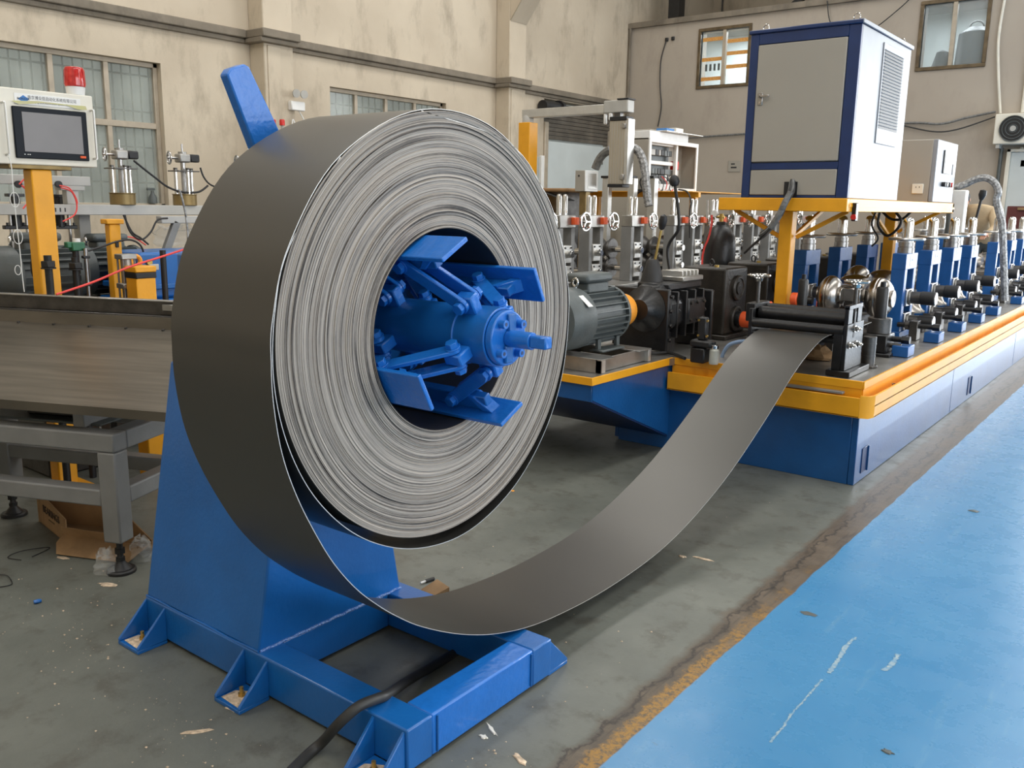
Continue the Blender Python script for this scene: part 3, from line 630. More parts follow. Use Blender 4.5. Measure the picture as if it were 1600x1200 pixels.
# expanding shoes
def frame_at(deg):
    a = math.radians(deg); rad = Vector((0, math.cos(a), math.sin(a))); tan = Vector((0, -math.sin(a), math.cos(a)))
    return rad, tan
C0 = Vector((0, AX[0], AX[1]))
for deg in (119, 27, -64, -153):
    rad, tan = frame_at(deg); R = Matrix((Vector((1, 0, 0)), tan, rad)).transposed()
    def Pn(x, tt, rr): return C0 + Vector((x, 0, 0)) + tan*tt + rad*rr
    t.part('shoe_plate', MB().box(Pn(-1.905, 0, .2845), (.61, .116, .014), R), 'blue_hi', .003, 2)
    t.part('shoe_rib', MB().box(Pn(-1.93, 0, .252), (.50, .03, .052), R), 'blue', .003)
    # end gusset at the tip of the shoe
    gp = [(-1.66, .277), (-1.70, .277), (-1.745, .226), (-1.72, .226)]
    g_ = MB(); vs = [Pn(x, s_, r_) for s_ in (-.022, .022) for x, r_ in gp]; g_.add(vs, [(0, 1, 2, 3), (7, 6, 5, 4)] + [(i, i+4, (i+1) % 4+4, (i+1) % 4) for i in range(4)])
    t.part('shoe_gusset', g_, 'blue_hi', .002)
    for xh, xs in ((-1.625, -1.80), (-1.93, -2.10)):
        # lug welded on the mandrel, two link arms, bolts
        t.part('hub_lug', MB().box(Pn(xh, 0, .105), (.062, .036, .066), R), 'blue_hi', .004)
        for sg in (-1, 1):
            p0 = Pn(xh, sg*.026, .118); p1 = Pn(xs, sg*.026, .240)
            ln = MB().bar(p0, p1, .012, .036, up=tan); ln = MB()
            d = (p1-p0).normalized(); q = tan.cross(d).normalized(); th = .0065; hw = .0215
            pts = []
            for i in range(9): a = PI/2 + PI*i/8; pts.append(p0 + d*(math.cos(a)*hw) + q*(math.sin(a)*hw))
            for i in range(9): a = -PI/2 + PI*i/8; pts.append(p1 + d*(math.cos(a)*hw) + q*(math.sin(a)*hw))
            n_ = len(pts); vs = [v - tan*th for v in pts] + [v + tan*th for v in pts]
            ln.add(vs, [tuple(range(n_)), tuple(range(2*n_-1, n_-1, -1))] + [(i, i+n_, (i+1) % n_+n_, (i+1) % n_) for i in range(n_)])
            t.part('link_arm', ln, 'blue_hi', .002)
            for pp_ in (p0, p1): t.part('pivot_bolt', hexbolt(MB(), pp_+tan*sg*th, tan*sg, .0185, .019), 'blue_hi', .001)
# hold-down arm
am = MB(); xa0, xa1 = -2.375, -2.335
A0 = on(350, 110, 'X', -2.35); A1 = on(383, 98, 'X', -2.35); A2 = on(434, 208, 'X', -2.35); A3 = on(395, 234, 'X', -2.35)
l_ = lambda a, b, s: (a.y + (b.y-a.y)*s, a.z + (b.z-a.z)*s)
poly = [l_(A0, A1, .18), l_(A0, A1, .82), (A1.y+.004, A1.z-.012), (A2.y, A2.z), l_(A1, A2, 3.2), l_(A0, A3, 3.3), (A3.y, A3.z), (A0.y, A0.z-.012)]
am.prism(poly, 'X', xa0, xa1)
t.part('hold_down_arm', am, 'blue_hi', .005, 2, label='blue plate arm rising behind the coil')
t.part('arm_pivot', MB().cyl((-2.40, 2.0, 1.38), (-2.30, 2.0, 1.38), .05, 24), 'blue')
# dark power cable lying across the base
hose('power_cable', 'thick dark cable lying over the decoiler base and across the floor', 'cable',
     [on(800, 985, 'Z', .06), on(740, 1003, 'Z', .02), on(690, 1033, 'Z', .012), on(640, 1062, 'Z', .05), on(606, 1085, 'Z', .15), on(588, 1092, 'Z', .172), on(560, 1104, 'Z', .176), on(530, 1130, 'Z', .13), on(505, 1158, 'Z', .04), on(480, 1180, 'Z', .012), on(440, 1220, 'Z', .012)], .0165, 'cable', n=14)

# ================================================================== LEFT TABLE AND PAN
TH = math.radians(23.7); U = Vector((math.cos(TH), math.sin(TH), 0)); V = Vector((-math.sin(TH), math.cos(TH), 0))
FT = Vector((-3.673, 1.882, 0)); RT3 = Matrix((U, V, Vector((0, 0, 1)))).transposed()
def tb(s, v, z): return FT + U*s + V*v + Vector((0, 0, z))
def tbox(s0, s1, v0, v1, z0, z1): return MB().b(s0, s1, v0, v1, z0, z1).xf(RT3, FT)
def tadd(mb): return mb.xf(RT3, FT)
t = Thing('work_table', 'grey square-tube table frame on black levelling feet left of the decoiler', 'table', FT)
for nm, (s, v) in (('near', (0, 0)), ('far', (0, .47)), ('n2', (-1.35, 0)), ('f2', (-1.02, .47))):
    t.part('leg', tbox(s-.045, s+.045, v-.045, v+.045, .15, .5675), 'grey_paint', .008, 2)
    f = MB().lathe([(0, .018), (.058, .018), (.064, .012), (.064, 0), (0, 0)], tb(s, v, 0), tb(s, v, 1), 24)
    f.lathe([(.045, .018), (.022, .045), (.014, .06), (.014, .15)], tb(s, v, 0), tb(s, v, 1), 18)
    f.cyl(tb(s, v, .09), tb(s, v, .112), .024, 6).cyl(tb(s, v, .055), tb(s, v, .07), .022, 6)
    t.part('levelling_foot', f, 'blackp')
t.part('top_rail', tbox(-1.8, .045, -.045, .045, .568, .652), 'grey_paint', .008, 2)
t.part('top_rail', tbox(-.045, .045, .045, .515, .568, .652), 'grey_paint', .008, 2)
t.part('top_rail', tbox(-1.8, -.046, .425, .515, .568, .652), 'grey_paint', .008, 2)
t.part('lower_rail', tbox(-1.8, -.046, -.04, .04, .315, .392), 'grey_paint', .008, 2)
t.part('lower_rail', tbox(-.04, .04, .046, .42, .315, .392), 'grey_paint', .008, 2)
t.part('lower_rail', tbox(-1.8, -.046, .43, .51, .33, .40), 'grey_paint', .008, 2)
# dark parts lying under the pan
t = Thing('under_pan_drive', 'black drive housing under the grey steel pan', 'housing', tb(-.5, .5, .652))
t.part('housing_body', tbox(-.55, -.28, .12, .42, .664, .735), 'black', .01)
t.part('housing_plate', tbox(-1.3, -.10, .06, .42, .652, .664), 'motor', .004)
# long tilted pan
t = Thing('run_out_pan', 'long dull steel run-out pan lying above the grey table frame', 'tray', tb(-.3, 0, .70))
pm = MB(); prof = [(-.06, .765), (-.06, .775), (.700, 1.000), (.712, 1.058), (.745, 1.058), (.745, 1.050), (.720, 1.050), (.706, .990), (-.045, .765)]
t.part('pan_sheet', tadd(MB().prism(prof, 'X', -2.4, .42)), 'pan', ang=20)
t.part('front_flange', tbox(-2.4, .42, -.062, -.055, .735, .776), 'pan')
for s in (-.18, -1.6): t.part('pan_support', tadd(MB().prism([(.02, .652), (.46, .652), (.46, .915), (.02, .78)], 'X', s-.03, s+.03)), 'grey_paint', .004)
for k in range(8):
    s = -1.3+k*.22; t.part('pan_bolt', tadd(MB().cyl((s, .688, .996), (s, .686, 1.004), .008, 8)), 'dsteel')
t = Thing('guide_channel', 'dark steel channel rail running behind the run-out pan', 'rail', tb(0, .8, 0))
t.part('channel', tbox(-2.6, .30, .80, .812, 1.060, 1.130), 'dsteel', .002)
t.part('channel_lip', tbox(-2.6, .30, .775, .812, 1.130, 1.140), 'galv', .003)
t.part('channel_foot', tbox(-2.6, .30, .77, .812, 1.048, 1.060), 'dsteel', .003)
for s in (-2.3, .2): t.part('channel_post', tbox(s-.02, s+.02, .782, .822, 0, 1.048), 'dsteel', .004)
t.part('joint_plate', tbox(-.26, -.14, .772, .80, 1.085, 1.12), 'galv', .003)
# things beneath the table
q = lambda x, y, z=0: on(x, y, 'Z', z)
t = Thing('bearing_carton', 'torn open cardboard carton printed BEARINGS under the grey table', 'box', (q(60, 810)+q(240, 790))/2)
a = q(62, 815); b_ = q(105, 850); c = q(240, 862); d_ = q(262, 790); d_ = a+(c-b_)*1.0
hgt = 0.17
a.z = b_.z = c.z = d_.z = 0
up = Vector((0, 0, hgt))
def wallquad(p, q_, h0, h1, th=.006, lean=Vector((0, 0, 0))):
    n_ = Vector((-(q_-p).y, (q_-p).x, 0)).normalized()*th
    vs = [p, q_, q_+Vector((0, 0, h1))+lean, p+Vector((0, 0, h0))+lean]; vs = vs + [v+n_ for v in vs]
    return MB().add(vs, [(0, 1, 2, 3), (7, 6, 5, 4), (0, 4, 5, 1), (1, 5, 6, 2), (2, 6, 7, 3), (3, 7, 4, 0)])
nrm = Vector(((b_-a).y, -(b_-a).x, 0)).normalized()
t.part('carton_side', wallquad(a, b_, .175, .125), 'card', label='printed side of the carton')
t.part('carton_side', wallquad(b_, c, .10, .075, lean=Vector((.015, -.03, 0))), 'card')
t.part('carton_side', wallquad(d_, a, .12, .175), 'card')
t.part('carton_side', wallquad(c, d_, .06, .12), 'card')
t.part('carton_base', MB().add([a+Vector((0, 0, .004)), b_+Vector((0, 0, .004)), c+Vector((0, 0, .004)), d_+Vector((0, 0, .004)), a, b_, c, d_], [(0, 1, 2, 3), (7, 6, 5, 4), (0, 4, 5, 1), (1, 5, 6, 2), (2, 6, 7, 3), (3, 7, 4, 0)]), 'card')
t.part('carton_flap', MB().add([b_+Vector((0, 0, .07)), c+Vector((0, 0, .05)), c+Vector((.05, -.16, .006)), b_+Vector((.10, -.10, .006)), b_+Vector((.02, -.06, .03))], [(0, 1, 2, 3, 4)]), 'card')
mid = (a+b_)/2 + nrm*.002; ln_ = (b_-a).length
rm = facing(nrm)
text_mesh('BEARINGS', .055, 'ink_brown', t.e, mid+Vector((0, 0, .095))-t.loc, rm, 'lettering', .0008, sx=min(1, ln_/.36))
text_mesh('• • • • • •', .03, 'ink_brown', t.e, mid+Vector((0, 0, .055))-t.loc, rm, 'lettering', .0008, sx=.8)
# yellow sheet-metal stand behind the table
t = Thing('yellow_guard', 'yellow sheet-metal machine base behind the grey table leg', 'base', (-4.3, 3.2, 0))
g0 = on(205, 800, 'Z', 0.0); 
t.part('guard_panel', MB().b(-4.75, -4.25, 3.05, 3.12, 0, .78), 'yellow', .004)
t.part('guard_panel', MB().b(-4.26, -4.20, 3.05, 4.1, 0, .78), 'yellow', .004)
t.part('guard_panel', MB().b(-4.75, -4.20, 3.05, 4.1, .78, .80), 'yellow', .004)
t = Thing('plywood_offcut', 'brown offcut board leaning behind the grey table leg', 'board', (-4.35, 2.75, 0))
t.part('board_sheet', MB().box((-4.30, 2.8, .215), (.42, .018, .34), Matrix.Rotation(.25, 3, 'Y')), 'card', .002)
t = Thing('floor_cover', 'dull grey curved sheet cover on the floor beneath the table', 'cover', (-5.0, 2.9, 0))
t.part('cover_sheet', MB().prism([(2.55, .02), (2.6, .28), (2.75, .40), (3.0, .44), (3.1, .40), (3.1, .02)], 'X', -6.9, -6.0), 'grey_paint', .01)
# crumpled clear bag
random.seed(3)
def crumple(c, rx, ry, h, n=12, k=9, seed=1):
    rd = random.Random(seed); vs = []; c = Vector(c)
    for j in range(k):
        f = j/(k-1)
        for i in range(n):
            a_ = 2*PI*i/n; rr = (math.cos(f*PI/2)**.6)*(.8+rd.random()*.4) + .02
            vs.append(c + Vector((rx*rr*math.cos(a_), ry*rr*math.sin(a_), max(.002, h*(math.sin(f*PI/2))*(.75+rd.random()*.5)))))
    fs = [(j*n+i, j*n+(i+1) % n, (j+1)*n+(i+1) % n, (j+1)*n+i) for j in range(k-1) for i in range(n)]
    return MB().add(vs, fs)
o = crumple(q(168, 893, 0), .06, .05, .10, seed=4).build('plastic_bag', 'poly', ang=10, origin=q(168, 893)); tag(o, 'crumpled clear plastic bag on the floor left of the levelling foot', 'bag')
o = crumple(q(222, 872, 0), .07, .05, .10, seed=9).build('plastic_bag', 'poly', ang=10, origin=q(222, 872)); tag(o, 'crumpled clear plastic bag right of the levelling foot by the blue pedestal', 'bag')
# litter on the floor
hose('cable_tie', 'cut black cable tie bent like a hook on the floor at left', 'cable tie', [q(33, 875, .004), q(12, 871, .004), q(30, 862, .012), q(58, 857, .012), q(78, 856, .004), q(50, 870, .004)], .0022, 'blackp', n=5)
hose('cable_tie', 'cut black cable tie at the left border of the picture', 'cable tie', [q(-6, 918, .004), q(18, 913, .004), q(12, 900, .01), q(0, 898, .006)], .0022, 'blackp', n=5)
hose('cable_tie', 'short black cable tie beside the torn carton', 'cable tie', [q(94, 860, .004), q(100, 848, .02), q(110, 846, .006)], .002, 'blackp', n=5)
o = MB().lathe([(0, 0), (.008, .002), (.009, .02), (.006, .03), (0, .032)], q(52, 941, .009), q(70, 937, .009), 10).build('bottle_cap', 'blue', origin=q(60, 940)); tag(o, 'small blue plastic cap lying on the floor left of the base', 'cap')
def flake(px, py, rx, ry, label, m='chip', seed=0, ang=0.0, th=.004, name='plaster_flake', cat='flake'):
    rd = random.Random(seed); n = 11; c = q(px, py); vs = []
    for i in range(n):
        a_ = 2*PI*i/n; r_ = .55+rd.random()*.6; x, y = rx*r_*math.cos(a_), ry*r_*math.sin(a_)
        vs.append((c.x+x*math.cos(ang)-y*math.sin(ang), c.y+x*math.sin(ang)+y*math.cos(ang), .001))
    vs += [(x*.8+c.x*.2, y*.8+c.y*.2, th) for x, y, _ in vs]; k_ = len(vs)
    fs = [tuple(range(n, 2*n))] + [(i, (i+1) % n, (i+1) % n+n, i+n) for i in range(n)]
    o = MB().add(vs, fs).build(name, m, origin=c); tag(o, label, cat)
flake(363, 1107, .03, .02, 'pale plaster crumbs on the floor beside the middle foot of the base', seed=1)
flake(306, 1144, .05, .012, 'elongated pale plaster smear on the floor below the middle foot', seed=2, ang=.9)
flake(545, 1000-0, .0, .0, 'x', seed=3) if False else None
flake(168, 914, .05, .018, 'pale wood splinters around the levelling foot', seed=5, ang=.5)
flake(98, 872, .04, .014, 'tan scrap of chipped paint below the carton', seed=6, ang=.3)
flake(812, 1187, .05, .016, 'pale plaster patch on the floor right of the front base rail', seed=7, ang=-.4)
flake(768, 1140, .045, .008, 'thin white chipped streak beside the front base rail', seed=8, ang=-.5, m='cream')
flake(756, 1152, .02, .012, 'small white chip next to the front base rail', seed=9, m='cream')
flake(1100, 874, .06, .012, 'white chipped paint streak on the floor right of the strip', seed=10, m='chip', ang=.1)
flake(1066, 870, .025, .014, 'pale chipped spot beneath the curve of the strip', seed=11, m='chip')
flake(800, 767, .02, .012, 'small orange leaf-like scrap on the floor behind the coil', seed=12, m='orange_y')
flake(1262, 959, .05, .02, 'dark chip in the blue floor paint near the brown line', seed=13, m='motor', th=.0015, name='paint_chip')
flake(1522, 799, .035, .02, 'dark scrap on the blue floor near the right border', seed=14, m='motor', th=.004, name='paint_chip')
flake(1387, 1175, .02, .012, 'brown scrap on the blue floor at the bottom of the picture', seed=15, m='motor', th=.004, name='paint_chip')
# worn streak in the blue paint
t = Thing('floor_scratch', 'long pale scratch in the blue floor paint', 'scratch', (-.89, 2.9, 0))
rd = random.Random(5)
def streak(P, w0, w1, gaps=False):
    a_ = [q(*p_) for p_ in P]; pts = smooth_path(a_, 8); vs = []; fs = []
    for i_ in range(len(pts)-1):
        if gaps and rd.random() < .15: continue
        for p_ in (pts[i_], pts[i_+1]):
            w_ = rd.uniform(w0, w1); o_ = rd.uniform(-.002, .002); vs += [(p_.x-w_+o_, p_.y, .0011), (p_.x+w_+o_, p_.y, .0011)]
        n_ = len(vs); fs.append((n_-4, n_-3, n_-1, n_-2))
    return MB().add(vs, fs)
t.part('streak', streak([(1203, 1160), (1222, 1138), (1240, 1112), (1262, 1088), (1284, 1062)], .002, .0055), 'scuff')
t.part('streak', streak([(1295, 1052), (1310, 1030), (1322, 1010), (1338, 996)], .003, .012), 'scuff')
t.part('streak', streak([(1380, 1048), (1392, 1040), (1404, 1022)], .004, .012), 'scuff')
# cardboard offcut and marker behind the pedestal
t = Thing('cardboard_scrap', 'crumpled brown cardboard scrap on the floor behind the decoiler', 'scrap', q(676, 925))
c = q(676, 926); t.part('scrap_sheet', MB().add([c+Vector(v) for v in ((-.05, -.04, .005), (.04, -.05, .01), (.07, .03, .035), (-.02, .05, .04), (0, 0, .045), (-.05, -.04, .001), (.04, -.05, .001), (.07, .03, .001), (-.02, .05, .001))], [(0, 1, 4), (1, 2, 4), (2, 3, 4), (3, 0, 4), (0, 5, 6, 1), (1, 6, 7, 2), (2, 7, 8, 3), (3, 8, 5, 0)]), 'card')
t = Thing('marker_pen', 'black marker pen lying on the floor behind the decoiler', 'pen', q(668, 908))
t.part('pen_barrel', MB().cyl(q(665, 908, .008), q(678, 904, .008), .008, 10), 'blackp'); t.part('pen_tip', MB().cyl(q(657, 911, .008), q(665, 908, .008), .005, 8), 'white')

# ================================================================== LEFT MACHINE
# touch-screen panel on a yellow post
HX = -5.0
t = Thing('operator_console', 'cream touch-screen control panel on a yellow post at the left border', 'control panel', (HX, 2.36, 0))
pa = lambda x, y, X=HX: on(x, y, 'X', X)
y0, y1 = 2.02, 2.607; zt, zb = 2.209, 1.822
t.part('panel_case', MB().b(HX-.16, HX, y0-.12, y1, zb, zt), 'cream', .006, 2)
t.part('screen_bezel', MB().b(HX, HX+.012, pa(20, 200).y, pa(135, 200).y, 1.855, 2.118), 'bezel', .004)
t.part('screen', MB().b(HX+.012, HX+.0145, pa(34, 200).y, pa(126, 200).y, 1.89, 2.092), 'screen')
rf = on(62, 167, 'X', HX+.0146); 
t.part('protective_film', MB().add([pa(18, 157, HX+.0165), pa(60, 158, HX+.017), pa(100, 163, HX+.018), pa(134, 166, HX+.017), pa(136, 172, HX+.02), pa(122, 171, HX+.02), pa(105, 165, HX+.019), pa(66, 161, HX+.018), pa(30, 163, HX+.018)], [(0, 1, 7, 8), (1, 2, 6, 7), (2, 3, 4, 5, 6)]), 'film')
t.part('power_key', MB().b(HX+.012, HX+.017, pa(124, 251).y, pa(133, 251).y, 1.868, 1.881), 'orange', .002)
for yy in (37, 42, 45): t.part('status_dot', MB().b(HX+.012, HX+.0135, pa(yy, 247).y, pa(yy, 247).y+.006, 1.873, 1.877), 'white')
t.part('name_plate', MB().b(HX, HX+.003, pa(21, 145).y, pa(124, 145).y, 2.130, 2.186), 'white', .001)
rx = facing((1, 0, 0))
yc_ = (pa(48, 145).y+pa(112, 145).y)/2; wdt = pa(112, 145).y-pa(47, 145).y
text_mesh('南京博众信自动化系统有限公司', .0215, 'ink', t.e, Vector((HX+.0032, yc_, 2.167))-t.loc, rx, 'lettering', .0003, sx=.86)
text_mesh('Nanjing BKR Automation System Co., Ltd.', .0135, 'ink', t.e, Vector((HX+.0032, yc_, 2.146))-t.loc, rx, 'lettering', .0003, sx=.98)
yl = pa(35, 145).y
t.part('emblem', MB().add([(HX+.004, yl-.028, 2.155), (HX+.004, yl, 2.177), (HX+.004, yl+.030, 2.160), (HX+.004, yl+.01, 2.138)], [(0, 3, 2, 1)]), 'inkblue')
text_mesh('BOKEXA', .016, 'ink', t.e, Vector((HX+.0045, yl, 2.158))-t.loc, rx, 'lettering', .0003)
for yy in (pa(143, 200).y, pa(6, 200).y):
    hd = MB().cyl((HX+.035, yy, 1.87), (HX+.035, yy, 2.13), .006, 8).cyl((HX, yy, 1.87), (HX+.035, yy, 1.87), .006, 8).cyl((HX, yy, 2.13), (HX+.035, yy, 2.13), .006, 8)
    t.part('panel_handle', hd, 'alu')
t.part('mount_plate', MB().b(HX-.14, HX+.0, 2.13, 2.46, 1.80, 1.822), 'brass_dull', .003)
pt_ = on(66, 266, 'X', HX-.06); pb_ = on(81, 462, 'X', HX-.06)
t.part('post', MB().box((HX-.06, 2.30, .9), (.10, .11, 1.80), Matrix.Rotation(math.radians(0), 3, 'X')), 'yellow', .008, 2)
t.part('post_foot', MB().b(HX-.18, HX+.06, 2.18, 2.42, 0, .015), 'yellow', .003)
bc = on(118, 142, 'X', HX-.05)
t = Thing('warning_beacon', 'large red rotating beacon on top of the control panel', 'beacon', (bc.x, bc.y, 2.209))
t.part('beacon_base', MB().lathe([(0, 0), (.046, 0), (.05, .045), (0, .045)], (bc.x, bc.y, 2.209), (bc.x, bc.y, 3), 24), 'white', .002)
lens = MB().lathe([(0, .045), (.052, .045), (.0535, .055), (.050, .135), (.046, .147), (.02, .152), (0, .152)], (bc.x, bc.y, 2.209), (bc.x, bc.y, 3), 24)
lo = t.part('beacon_lens', lens, 'lens_red', .001)
for k in range(24): 
    a_ = 2*PI*k/24; 
    if k % 2 == 0: t.part('lens_rib', MB().bar((bc.x+.053*math.cos(a_), bc.y+.053*math.sin(a_), 2.264), (bc.x+.0502*math.cos(a_), bc.y+.0502*math.sin(a_), 2.345), .004, .004), 'lens_red')
# white string hanging over the panel
hose('white_string', 'knotted white string hanging from the control panel handle', 'string', [on(14, 245, 'X', HX+.06), on(18, 262, 'X', HX+.06), on(20, 290, 'X', HX+.06), on(24, 330, 'X', HX+.06), on(28, 366, 'X', HX+.06), on(32, 400, 'X', HX+.06), on(35, 432, 'X', HX+.06), on(38, 456, 'X', HX+.06)], .0028, 'white', n=6)
for lab, yy, h_ in (('upper loop of white string below the control panel', 312, 18), ('middle loop of white string below the control panel', 370, 18), ('lowest loop of white string above the run-out pan', 422, 12)):
    c = on(28 if yy > 320 else 23, yy, 'X', HX+.065); rr = h_*.0021
    o = MB().tube([c+Vector((0, .6*rr*math.cos(a_*PI/8), rr*math.sin(a_*PI/8))) for a_ in range(17)], .002, 5).build('string_loop', 'white', origin=c); tag(o, lab, 'string')

# roller-conveyor style frame with lifting units
BX = -5.8
t = Thing('conveyor_beam', 'long light grey beam with lifting units on it behind the control panel', 'beam', (BX, 2.5, 0))
t.part('beam', MB().b(BX-.12, BX, .4, 5.2, 1.545, 1.612), 'lgrey', .004)
t.part('beam_plate', MB().b(BX-.3, BX-.12, .4, 5.2, 1.585, 1.612), 'lgrey', .004)
for y in (2.83, 2.88, 2.93): t.part('slot_hole', MB().b(BX-.001, BX+.001, pa(86+(y-2.83)*150, 330, BX).y, pa(86+(y-2.83)*150, 330, BX).y+.008, 1.565, 1.59), 'blackp')
t.part('post', MB().b(BX-.30, BX-.22, 2.98, 3.06, .0, 1.585), 'lgrey', .004)
t.part('post', MB().b(BX-.10, BX-.02, 4.6, 4.68, .0, 1.545), 'lgrey', .004)
t = Thing('upper_rail', 'short light grey upper rail with red air tubes at the left border', 'rail', (BX, 2.3, 1.612))
t.part('rail', MB().b(BX-.1, BX-.02, .4, 2.98, 1.73, 1.79), 'lgrey', .004)
t.part('rail_post', MB().b(BX-.09, BX-.03, 2.82, 2.9, 1.612, 1.73), 'lgrey', .004)
t.part('rail_head', MB().b(BX-.1, BX-.02, 2.78, 2.94, 1.70, 1.73), 'lgrey', .004)
for yy in (30, 93): c = on(yy, 288, 'X', BX+.0); t.part('grommet', MB().cyl((BX-.02, c.y, c.z), (BX-.005, c.y, c.z), .022, 14), 'blackp')
for lab, P in (('red air tube looping out of the upper rail left of the yellow post', [(30, 288), (40, 279), (48, 284), (40, 292), (34, 290), (44, 300), (46, 312), (36, 326)]), ('red air tube curving down from the upper rail right of the yellow post', [(93, 290), (108, 294), (118, 308), (121, 318)]), ('second red air tube beside the curving one below the upper rail', [(95, 293), (112, 300), (120, 320), (116, 336), (98, 346)]), ('red air tube behind the short yellow post', [(158, 379), (172, 373), (190, 370), (210, 372), (228, 383)])):
    hose('air_tube', lab, 'tube', [on(x, y, 'X', BX+.04) for x, y in P], .0045, 'rope', n=6)
def lift_unit(px, label, hand=True):
    yc = on(px, 310, 'X', BX-.05).y; z0 = 1.612; x = BX-.06
    t = Thing('lifting_unit', label, 'jack', (x, yc, z0), 'lifting units on the grey beam')
    t.part('brass_base', MB().cyl((x, yc, z0), (x, yc, z0+.075), .082, 32), 'brass_dull', .003)
    t.part('base_flange', MB().cyl((x, yc, z0+.075), (x, yc, z0+.08), .086, 32), 'brass_dull')
    for dx, dy in ((.0, -.062), (.0, .062), (.055, 0)):
        t.part('guide_rod', MB().cyl((x+dx, yc+dy, z0+.08), (x+dx, yc+dy, z0+.25), .0125, 12), 'chrome')
        t.part('rod_nut', MB().cyl((x+dx, yc+dy, z0+.247), (x+dx, yc+dy, z0+.262), .016, 6), 'dsteel')
    t.part('top_plate', MB().b(x-.06, x+.075, yc-.085, yc+.085, z0+.236, z0+.244), 'dsteel', .001)
    t.part('lead_screw', MB().cyl((x, yc, z0+.08), (x, yc, z0+.30), .017, 14), 'steel')
    t.part('gear_box', MB().box((x, yc, z0+.33), (.08, .085, .06)), 'galv', .01, 2)
    t.part('gear_cap', MB().cyl((x, yc, z0+.36), (x, yc, z0+.375), .03, 16), 'galv')
    t.part('handwheel', MB().torus((x, yc-.105, z0+.33), (.25, 1, 0), .042, .006, 22, 6).bar((x, yc-.105, z0+.29), (x, yc-.105, z0+.37), .008, .008).cyl((x, yc-.12, z0+.33), (x, yc-.04, z0+.33), .009, 8), 'steel')
    t.part('encoder', MB().box((x, yc+.085, z0+.333), (.06, .075, .055)), 'blackp', .008)
    t.part('screw_tip', MB().cyl((x, yc, z0+.375), (x, yc, z0+.43), .006, 8), 'steel')
    return t
lift_unit(193, 'brass-footed lifting unit with handwheel in front of the window')
lift_unit(290, 'brass-footed lifting unit with handwheel half way to the coil')
lift_unit(392, 'lifting unit mostly hidden behind the left edge of the coil')
hose('encoder_cable', 'black cable swinging from the left lifting unit down to the beam', 'cable', [on(x, y, 'X', BX) for x, y in ((209, 251), (225, 264), (243, 278), (262, 292), (285, 300), (310, 300), (325, 290))], .0075, 'blackp')
hose('encoder_cable', 'black cable dropping from the second lifting unit toward the coil', 'cable', [on(x, y, 'X', BX) for x, y in ((313, 262), (318, 276), (328, 288), (345, 295))], .0065, 'blackp')
t = Thing('spray_bottle', 'small dark spray bottle silhouetted on the window sill behind the beam', 'bottle', (LX-.055, on(243, 314, 'X', LX).y, 1.605))
c = Vector((LX-.055, on(243, 314, 'X', LX).y, 1.605)); t.part('bottle_body', MB().lathe([(0, 0), (.05, 0), (.05, .07), (.02, .12), (.02, .15), (0, .15)], c, c+Vector((0, 0, 1)), 14), 'motor'); t.part('spray_head', MB().box(c+Vector((0, -.02, .17)), (.03, .10, .03)), 'motor', .004)
# black clamps, posts and rods between pan and beam
def rods(px, label):
    c = on(px, 355, 'X', -6.02)
    t = Thing('clamp_bracket', label, 'clamp', (c.x, c.y, 0), 'black clamps below the beam')
    t.part('clamp_bar', MB().b(c.x-.02, c.x+.02, c.y-.095, c.y+.095, c.z-.012, c.z+.012), 'black', .003)
    for k in (-.07, -.02, .03, .08): t.part('clamp_bolt', MB().cyl((c.x, c.y+k, c.z), (c.x, c.y+k, c.z+.03), .008, 6), 'black')
    for k in (-.05, .05): t.part('clamp_rod', MB().cyl((c.x, c.y+k, .8), (c.x, c.y+k, 1.60), .011, 10), 'steel')
    t.part('clamp_cap', MB().b(c.x-.03, c.x+.03, c.y-.06, c.y+.04, 1.655, 1.675).cyl((c.x, c.y-.01, c.z), (c.x, c.y-.01, 1.66), .03, 12), 'black', .003)
rods(30, 'black bolted clamp with rods left of the yellow post'); rods(97, 'black bolted clamp with rods right of the yellow post')
def black_post(px, pyt, pyb, X, label, nut=True, r=.02):
    a_ = on(px, pyt, 'X', X); b__ = on(px, pyb, 'X', X)
    t = Thing('threaded_post', label, 'post', (a_.x, a_.y, 0))
    t.part('post_shaft', MB().cyl((a_.x, a_.y, 0), (a_.x, a_.y, a_.z), r, 16), 'blackp')
    if nut:
        t.part('lock_nut', MB().cyl((a_.x, a_.y, a_.z-.062), (a_.x, a_.y, a_.z-.03), r*1.9, 6), 'blackp', .002)
        t.part('lock_washer', MB().cyl((a_.x, a_.y, a_.z-.072), (a_.x, a_.y, a_.z-.064), r*1.9, 16), 'blackp')
black_post(74, 399, 462, -4.92, 'black threaded post with nut in front of the yellow post')
black_post(117, 402, 462, -5.12, 'black threaded post with nut below the green valve')
black_post(254, 391, 465, -5.0, 'plain black post in front of the blue gearbox', nut=False, r=.018)
c = on(133, 388, 'X', -5.12)
t = Thing('steel_rod', 'bare steel rod with small clamps between black post and motor', 'rod', (c.x, c.y, 0)); t.part('rod', MB().cyl((c.x, c.y, 0), c, .0115, 12), 'steel')
for z in (c.z-.05, c.z-.21): t.part('rod_clamp', MB().box((c.x, c.y, z), (.03, .04, .016)), 'blackp', .003)
c = on(120, 385, 'X', -5.16)
t = Thing('solenoid_valve', 'green solenoid valve with white cap by the steel rod', 'valve', c)
t.part('valve_body', MB().box(c+Vector((0, 0, 0)), (.05, .075, .05)), 'green', .006, 2); t.part('valve_body', MB().box(c+Vector((0, -.05, .01)), (.04, .03, .035)), 'green', .006, 2)
t.part('valve_cap', MB().cyl(c+Vector((0, 0, .025)), c+Vector((0, 0, .045)), .022, 16), 'white')
